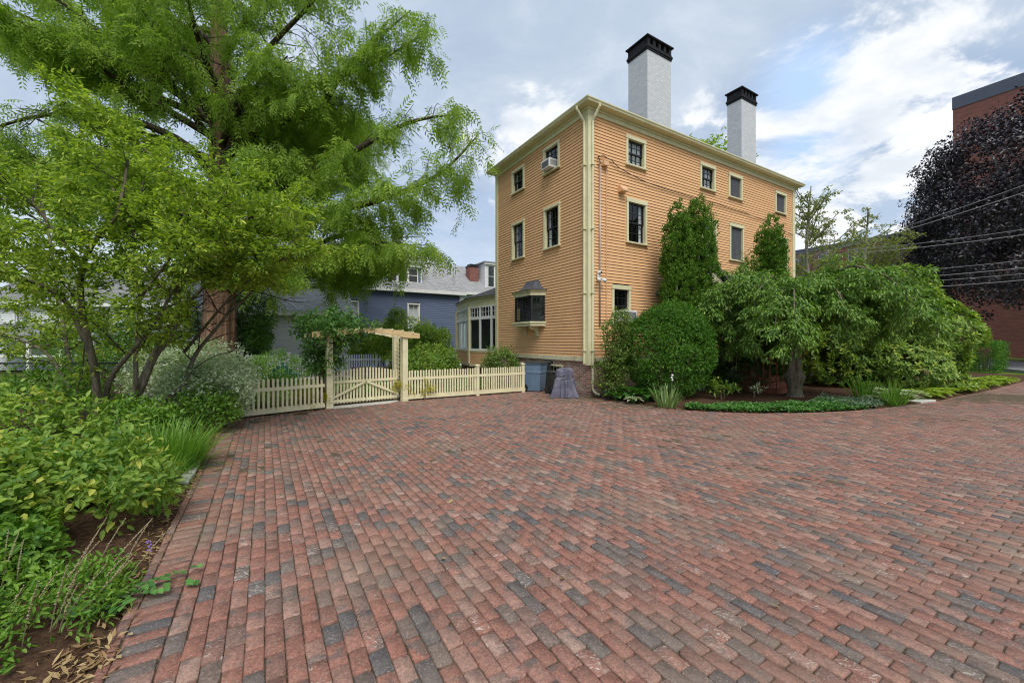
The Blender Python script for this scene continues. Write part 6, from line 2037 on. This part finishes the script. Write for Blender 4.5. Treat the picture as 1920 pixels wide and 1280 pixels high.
mb = MB(); mb.lathe([(0.10, 0.0), (0.15, 0.05), (0.17, 0.26), (0.19, 0.28), (0.19, 0.31), (0.16, 0.31)], 18); mb.build('pot', M['planter'], tp, smooth=False)
rng = np.random.default_rng(4)
C, d = lumpy(rng, 30, (0.3, 0.3, 0.22), 5, 0.2, -0.4); C[:, 2] += 0.42
P, A, N, tint, dd = clump_leaves(rng, C, np.full(len(C), 0.1), 14, 0.8, 0.6, 0.5, 0.2)
leaf_mesh('foliage', P, A, N, 0.08, 0.045, tint, M['lf_lime'], tp)

# chain link fence on the far left
def chain_link():
    a, b = np.array((-15.5, 10.2)), np.array((-8.6, 10.6))
    L = np.linalg.norm(b - a)
    t = thing('chain_link_fence', 'black chain link fence beside the lawn at the far left', 'fence', (*a, 0), math.atan2(b[1] - a[1], b[0] - a[0]))
    H = 1.15
    for x in np.arange(0, L + 0.1, L / 3):
        mb = MB(); mb.tube([(x, 0, -0.1), (x, 0, H + 0.05)], 0.026, 8); mb.lathe([(0.034, 0), (0.03, 0.03), (0.002, 0.055)], 8, (x, 0, H + 0.05)); mb.build('post', M['black'], t)
    mb = MB(); mb.tube([(0, 0, H), (L, 0, H)], 0.021, 8); mb.build('rail', M['black'], t)
    mb = MB()
    s = 0.075
    x = -H
    while x < L:
        for sg in (1, -1):
            p, q = (x, 0.05), (x + H - 0.05, H)
            if sg < 0: p, q = (x + H - 0.05, 0.05), (x, H)
            x0, z0 = p; x1, z1 = q
            lo, hi = max(0, min(x0, x1)), min(L, max(x0, x1))
            if hi - lo < 0.05: continue
            f = lambda xx: z0 + (z1 - z0) * (xx - x0) / (x1 - x0)
            mb.tube([(lo, 0.004 * sg, f(lo)), (hi, 0.004 * sg, f(hi))], 0.0035, 3, False)
        x += s
    mb.build('wire_mesh', M['black'], t)
chain_link()

# ------------------------------------------------------------------ neighbouring houses
M['blue'] = m_clap('slate blue clapboard paint', (0.115, 0.15, 0.24))
M['whiteclap'] = m_clap('white clapboard paint', (0.66, 0.68, 0.69))
M['mint'] = m_clap('pale mint clapboard paint', (0.55, 0.67, 0.64))
M['roof_grey'] = m_masonry('weathered grey shingles', [(0, (0.26, 0.265, 0.27)), (1, (0.36, 0.365, 0.375))], (0.21, 0.21, 0.215), 0.3, 0.13, bump=0.3)
M['roof_dim'] = m_masonry('mid grey shingles', [(0, (0.17, 0.17, 0.175)), (1, (0.25, 0.25, 0.26))], (0.14, 0.14, 0.145), 0.3, 0.13, bump=0.3)
M['rbrick'] = m_masonry('red brick', [(0, (0.20, 0.065, 0.048)), (1, (0.30, 0.10, 0.075))], (0.26, 0.2, 0.18), 0.21, 0.07, mort=0.008)


def gable_house(name, label, loc, rz, L, W, zw, zr, wall, roofm, wins=(), base=0.0, over=0.3, chim=None, exp=0.12, trim=None):
    """ridge along local x; front is y=0"""
    t = thing(name, label, 'house', loc, rz)
    trim = trim or M['white']
    holes = [(a + 0.03, b - 0.03, c + 0.03, d - 0.03) for a, b, c, d in wins]
    mb = MB()
    siding(mb, lambda s, o, z: (s, -o, z), L, base, zw, holes, exp)
    siding(mb, lambda s, o, z: (s, W + o, z), L, base, zw, (), exp)
    for X, sg in ((0, -1), (L, 1)):
        siding(mb, lambda s, o, z: (X + sg * o, s, z), W, base, zw, (), exp)
        mb.add([(X, 0, zw), (X, W, zw), (X, W / 2, zr)], [(0, 1, 2)])
    mb.build('wall', wall, t)
    mb = MB(); mb.box(0.7, L - 0.7, 0.7, W - 0.7, base, zw); mb.build('light_block_core', M['dark_in'], t)  # dark box added inside, blocks light through the house
    mb = MB()
    sl = (zr - zw) / (W / 2)
    th = 0.14
    for sg in (0, 1):
        f = (lambda y: y) if sg == 0 else (lambda y: W - y)
        p = [(-over, f(-over), zw - sl * over + 0.05), (L + over, f(-over), zw - sl * over + 0.05), (L + over, f(W / 2), zr + 0.05), (-over, f(W / 2), zr + 0.05)]
        q = [(x, y, z + th) for x, y, z in p]
        mb.add(p + q, [(3, 2, 1, 0), (4, 5, 6, 7), (0, 1, 5, 4), (1, 2, 6, 5), (3, 0, 4, 7)])
    rf = mb.build('roof', roofm, t)
    mb = MB()
    mb.box(-over, L + over, -over - 0.06, -over, zw - sl * over - 0.06, zw - sl * over + 0.17)
    mb.box(-0.04, L + 0.04, -0.05, -0.001, zw - 0.3, zw - 0.001)
    for X in (-0.04, L - 0.1): mb.box(X, X + 0.14, -0.045, -0.001, base, zw - 0.301)
    mb.build('trim', trim, t)
    for a, b, c, d in wins:
        window(t, (a, 0, 0), 0, b - a, c, d, casing=trim, sash=trim, curtain=((0, 1.0),), cols=2, rows=(1, 1))
    if chim:
        mb = MB(); x, y, w_, z0, z1 = chim
        mb.box(x, x + w_, y, y + w_, z0, z1); c = mb.build('chimney', M['rbrick'], rf)
        mb = MB(); mb.box(x - 0.05, x + w_ + 0.05, y - 0.05, y + w_ + 0.05, z1, z1 + 0.10); mb.box(x + 0.08, x + w_ - 0.08, y + 0.08, y + w_ - 0.08, z1 + 0.1, z1 + 0.25); mb.build('chimney_cap', M['black'], c)
    return t, rf


def dormer(rf, x, w_, y0, z0, h, depth, wall, roofm, win=True):
    mb = MB(); mb.box(x, x + w_, y0, y0 + depth, z0, z0 + h); d = mb.build('dormer', wall, rf)
    mb = MB(); mb.box(x - 0.15, x + w_ + 0.15, y0 - 0.2, y0 + depth, z0 + h + 0.002, z0 + h + 0.12); mb.build('dormer_roof', roofm, d)
    mb = MB()
    for X in (x - 0.03, x + w_ - 0.07): mb.box(X, X + 0.10, y0 - 0.03, y0 - 0.001, z0, z0 + h)
    mb.box(x - 0.1, x + w_ + 0.1, y0 - 0.16, y0 - 0.001, z0 + h - 0.14, z0 + h + 0.001)
    mb.build('dormer_trim', M['white'], d)
    wn = MB()
    n = max(1, int(round((w_ - 0.5) / 0.75)))
    ww = (w_ - 0.5) / n
    fr = MB()
    for k in range(n):
        a = x + 0.25 + k * ww
        fr.box(a, a + 0.07, y0 - 0.04, y0 - 0.0015, z0 + 0.15, z0 + h - 0.2); fr.box(a + ww - 0.07, a + ww, y0 - 0.04, y0 - 0.0015, z0 + 0.15, z0 + h - 0.2)
        fr.box(a + 0.07, a + ww - 0.07, y0 - 0.04, y0 - 0.0015, z0 + 0.15, z0 + 0.22); fr.box(a + 0.07, a + ww - 0.07, y0 - 0.04, y0 - 0.0015, z0 + h - 0.27, z0 + h - 0.2)
        fr.box(a + 0.07, a + ww - 0.07, y0 - 0.035, y0 - 0.0015, z0 + h / 2 - 0.04, z0 + h / 2)
        wn.add([(a + 0.05, y0 - 0.012, z0 + 0.2), (a + ww - 0.05, y0 - 0.012, z0 + 0.2), (a + ww - 0.05, y0 - 0.012, z0 + h - 0.25), (a + 0.05, y0 - 0.012, z0 + h - 0.25)], [(0, 1, 2, 3)])
    fr.build('window_frame', M['white'], d)
    wn.build('pane', M['pane_far'], d)
m_, t_ = new_mat('distant window pane')
b_ = t_.new('ShaderNodeBsdfPrincipled', {'Base Color': (0.05, 0.06, 0.07, 1), 'Roughness': 0.08, 'Specular IOR Level': 0.9})
finish(t_, b_); M['pane_far'] = m_

# blue house: its right gable end stands at the photo's middle, the eave runs away to the right
bh, rf = gable_house('blue_house', 'slate blue clapboard house with grey shingle roof and white trim', (-15.6, 21.9, 0), TH, 13.95, 8.5, 5.25, 8.6, M['blue'], M['roof_grey'],
                     wins=[(10.1, 10.95, 2.35, 4.25), (6.2, 7.05, 2.35, 4.25), (3.0, 3.9, 2.35, 4.25)])
dormer(rf, 8.6, 2.6, 0.35, 5.5, 1.35, 2.6, M['blue'], M['roof_grey'])
gable_house('white_house', 'white clapboard house close behind the arbor vine and picket fence', (-15.2, 19.4, 0), TH, 7.0, 5.0, 3.3, 4.9, M['whiteclap'], M['roof_grey'],
            wins=[(5.1, 5.9, 0.9, 2.6), (2.6, 3.4, 0.9, 2.6)])
mh, rf2 = gable_house('mint_house', 'pale mint house with a white dormer behind the sunroom', (-5.5, 33.5, 0), TH, 12.0, 8.0, 5.9, 8.6, M['mint'], M['roof_grey'], chim=(2.9, 1.4, 0.85, 6.4, 8.35))
dormer(rf2, 4.0, 4.0, 0.6, 6.35, 2.3, 3.0, M['whiteclap'], M['roof_grey'])
fh, rf3 = gable_house('porch_house', 'white house with grey roof and glazed porch behind the chain link fence', (-31.0, 24.0, 0), R(8), 15.0, 8.0, 4.05, 6.6, M['whiteclap'], M['roof_dim'],
                      wins=[(1.5, 2.5, 2.2, 3.6), (4.2, 5.2, 2.2, 3.6), (7.2, 8.2, 2.2, 3.6), (10.2, 11.2, 2.2, 3.6)])
mb = MB()
mb.add([(1.0, -2.6, 2.05), (14.0, -2.6, 2.05), (14.0, 0, 2.75), (1.0, 0, 2.75), (1.0, -2.6, 1.93), (14.0, -2.6, 1.93), (14.0, 0, 1.95), (1.0, 0, 1.95)], [(0, 1, 2, 3), (4, 7, 6, 5), (0, 4, 5, 1), (1, 5, 6, 2), (0, 3, 7, 4)])
mb.build('porch_roof', M['roof_dim'], fh)
mb = MB()
for k in range(9): mb.box(1.2 + k * 1.56, 1.34 + k * 1.56, -2.45, -2.31, 0, 1.92)
mb.box(1.2, 13.8, -2.44, -2.32, 0.85, 0.95); mb.box(1.2, 13.8, -2.46, -2.30, 1.75, 1.921)
mb.build('porch_frame', M['white'], fh)

# ------------------------------------------------------------------ brick office buildings at the right
def block(name, label, loc, rz, L, W, H, wins, band=1.0):
    t = thing(name, label, 'building', loc, rz)
    mb = MB(); mb.box(0, L, 0, W, -0.5, H); mb.build('wall', M['rbrick2'], t)
    mb = MB(); mb.box(-0.06, L + 0.06, -0.06, W + 0.06, H, H + band); mb.build('parapet', M['slate_band'], t)
    for a, b, c, d in wins:
        mb = MB()
        mb.box(a, b, -0.05, 0.0, c - 0.12, c); mb.box(a, a + 0.08, -0.04, 0.0, c, d); mb.box(b - 0.08, b, -0.04, 0.0, c, d); mb.box(a, b, -0.04, 0, d - 0.001, d + 0.08); mb.box((a + b) / 2 - 0.04, (a + b) / 2 + 0.04, -0.04, 0, c, d)
        w_ = mb.build('window', M['metal_grey'], t)
        mb = MB(); mb.add([(a + 0.05, -0.012, c), (b - 0.05, -0.012, c), (b - 0.05, -0.012, d), (a + 0.05, -0.012, d)], [(0, 1, 2, 3)]); mb.build('pane', M['pane_far'], w_)
    return t
M['rbrick2'] = m_masonry('dark red office brick', [(0, (0.165, 0.064, 0.053)), (1, (0.235, 0.090, 0.075))], (0.20, 0.115, 0.095), 0.42, 0.14, mort=0.018)
M['slate_band'] = m_plain('slate blue parapet', (0.075, 0.085, 0.12), 0.6, 0.08)
# near face of each runs parallel to the depth of the peach house, towards the viewer
block('tall_brick_building', 'tall blank red brick building behind the purple leaved tree', (51.8, 48.0, 0), TH - R(90), 30, 22, 28.9, [], 1.4)
wn = []
for r_ in range(5):
    for k in range(9):
        wn.append((2.0 + k * 4.2, 4.4 + k * 4.2, 1.2 + r_ * 3.4, 3.0 + r_ * 3.4))
block('low_brick_building', 'lower red brick building with rows of windows beyond the pale trees', (42.9, 86.3, 0), TH - R(90), 40, 16, 17.2, wn, 0.8)

# overhead wires crossing at the right
for i, (ya, yb, lab) in enumerate(((437, 347, 'topmost of the upper pair of overhead wires before the purple tree'), (442, 361, 'lower of the upper pair of overhead wires before the purple tree'),
                                   (463, 430, 'overhead wire just under the upper pair, the third from the top'), (470, 440, 'overhead wire of thin grey, the fourth from the top'),
                                   (511, 488, 'overhead wire, the highest of the lowest four'), (523, 502, 'overhead wire, the second of the lowest four'), (531, 513, 'overhead wire, the third of the lowest four'), (542, 525, 'lowest of all the overhead wires before the purple tree'))):
    A_, B_ = Vector(((1660 - 960) / 766 * 25, 25.0, 1.7 - (ya - 640) / 766 * 25)), Vector(((1920 - 960) / 766 * 21, 21.0, 1.7 - (yb - 640) / 766 * 21))
    d_ = B_ - A_
    pts = []
    for k in range(25):
        s = -1.6 + 4.6 * k / 24
        p = A_ + d_ * s; p.z -= 0.25 * s * (1 - s) * 0.8
        pts.append(tuple(p))
    mb = MB(); mb.tube(pts, 0.016 if i % 2 else 0.012, 6)
    tag(mb.build('overhead_wire', M['wire']) if 'wire' in M else mb.build('overhead_wire', M.setdefault('wire', m_plain('grey wire sheath', (0.30, 0.30, 0.31), 0.5, 0.05))), lab, 'wire', 'overhead wires at the right')

# unseen leaf belt added behind the camera to darken reflections in the glass
rng = np.random.default_rng(333)
n = 700
az = R(95) + rng.random(n) * R(170)
rad_ = rng.uniform(34, 46, n)
C = np.column_stack([np.sin(az) * rad_, np.cos(az) * rad_, rng.uniform(0.3, 1.0, n) ** 0.8 * (6.5 + 3.5 * np.sin(az * 9))])
P, A, N, tint, dd = clump_leaves(rng, C, np.full(n, 1.3), 22, 0.6, 0.7, 0.5, 0.2)
tag(leaf_mesh('reflection_leaf_belt', P, A, N, 0.75, 0.5, tint, M['lf_mid'], None), kind='stuff')

n = 900
az = R(-100) + rng.random(n) * R(200)
rad_ = rng.uniform(115, 150, n)
C = np.column_stack([np.sin(az) * rad_, np.cos(az) * rad_, rng.uniform(0.1, 1.0, n) ** 0.8 * (7.0 + 2.5 * np.sin(az * 13))])
P, A, N, tint, dd = clump_leaves(rng, C, np.full(n, 2.6), 20, 0.6, 0.7, 0.5, 0.2)
tag(leaf_mesh('distant_woods', P, A, N, 1.5, 1.0, tint, M['lf_mid'], None), kind='stuff')
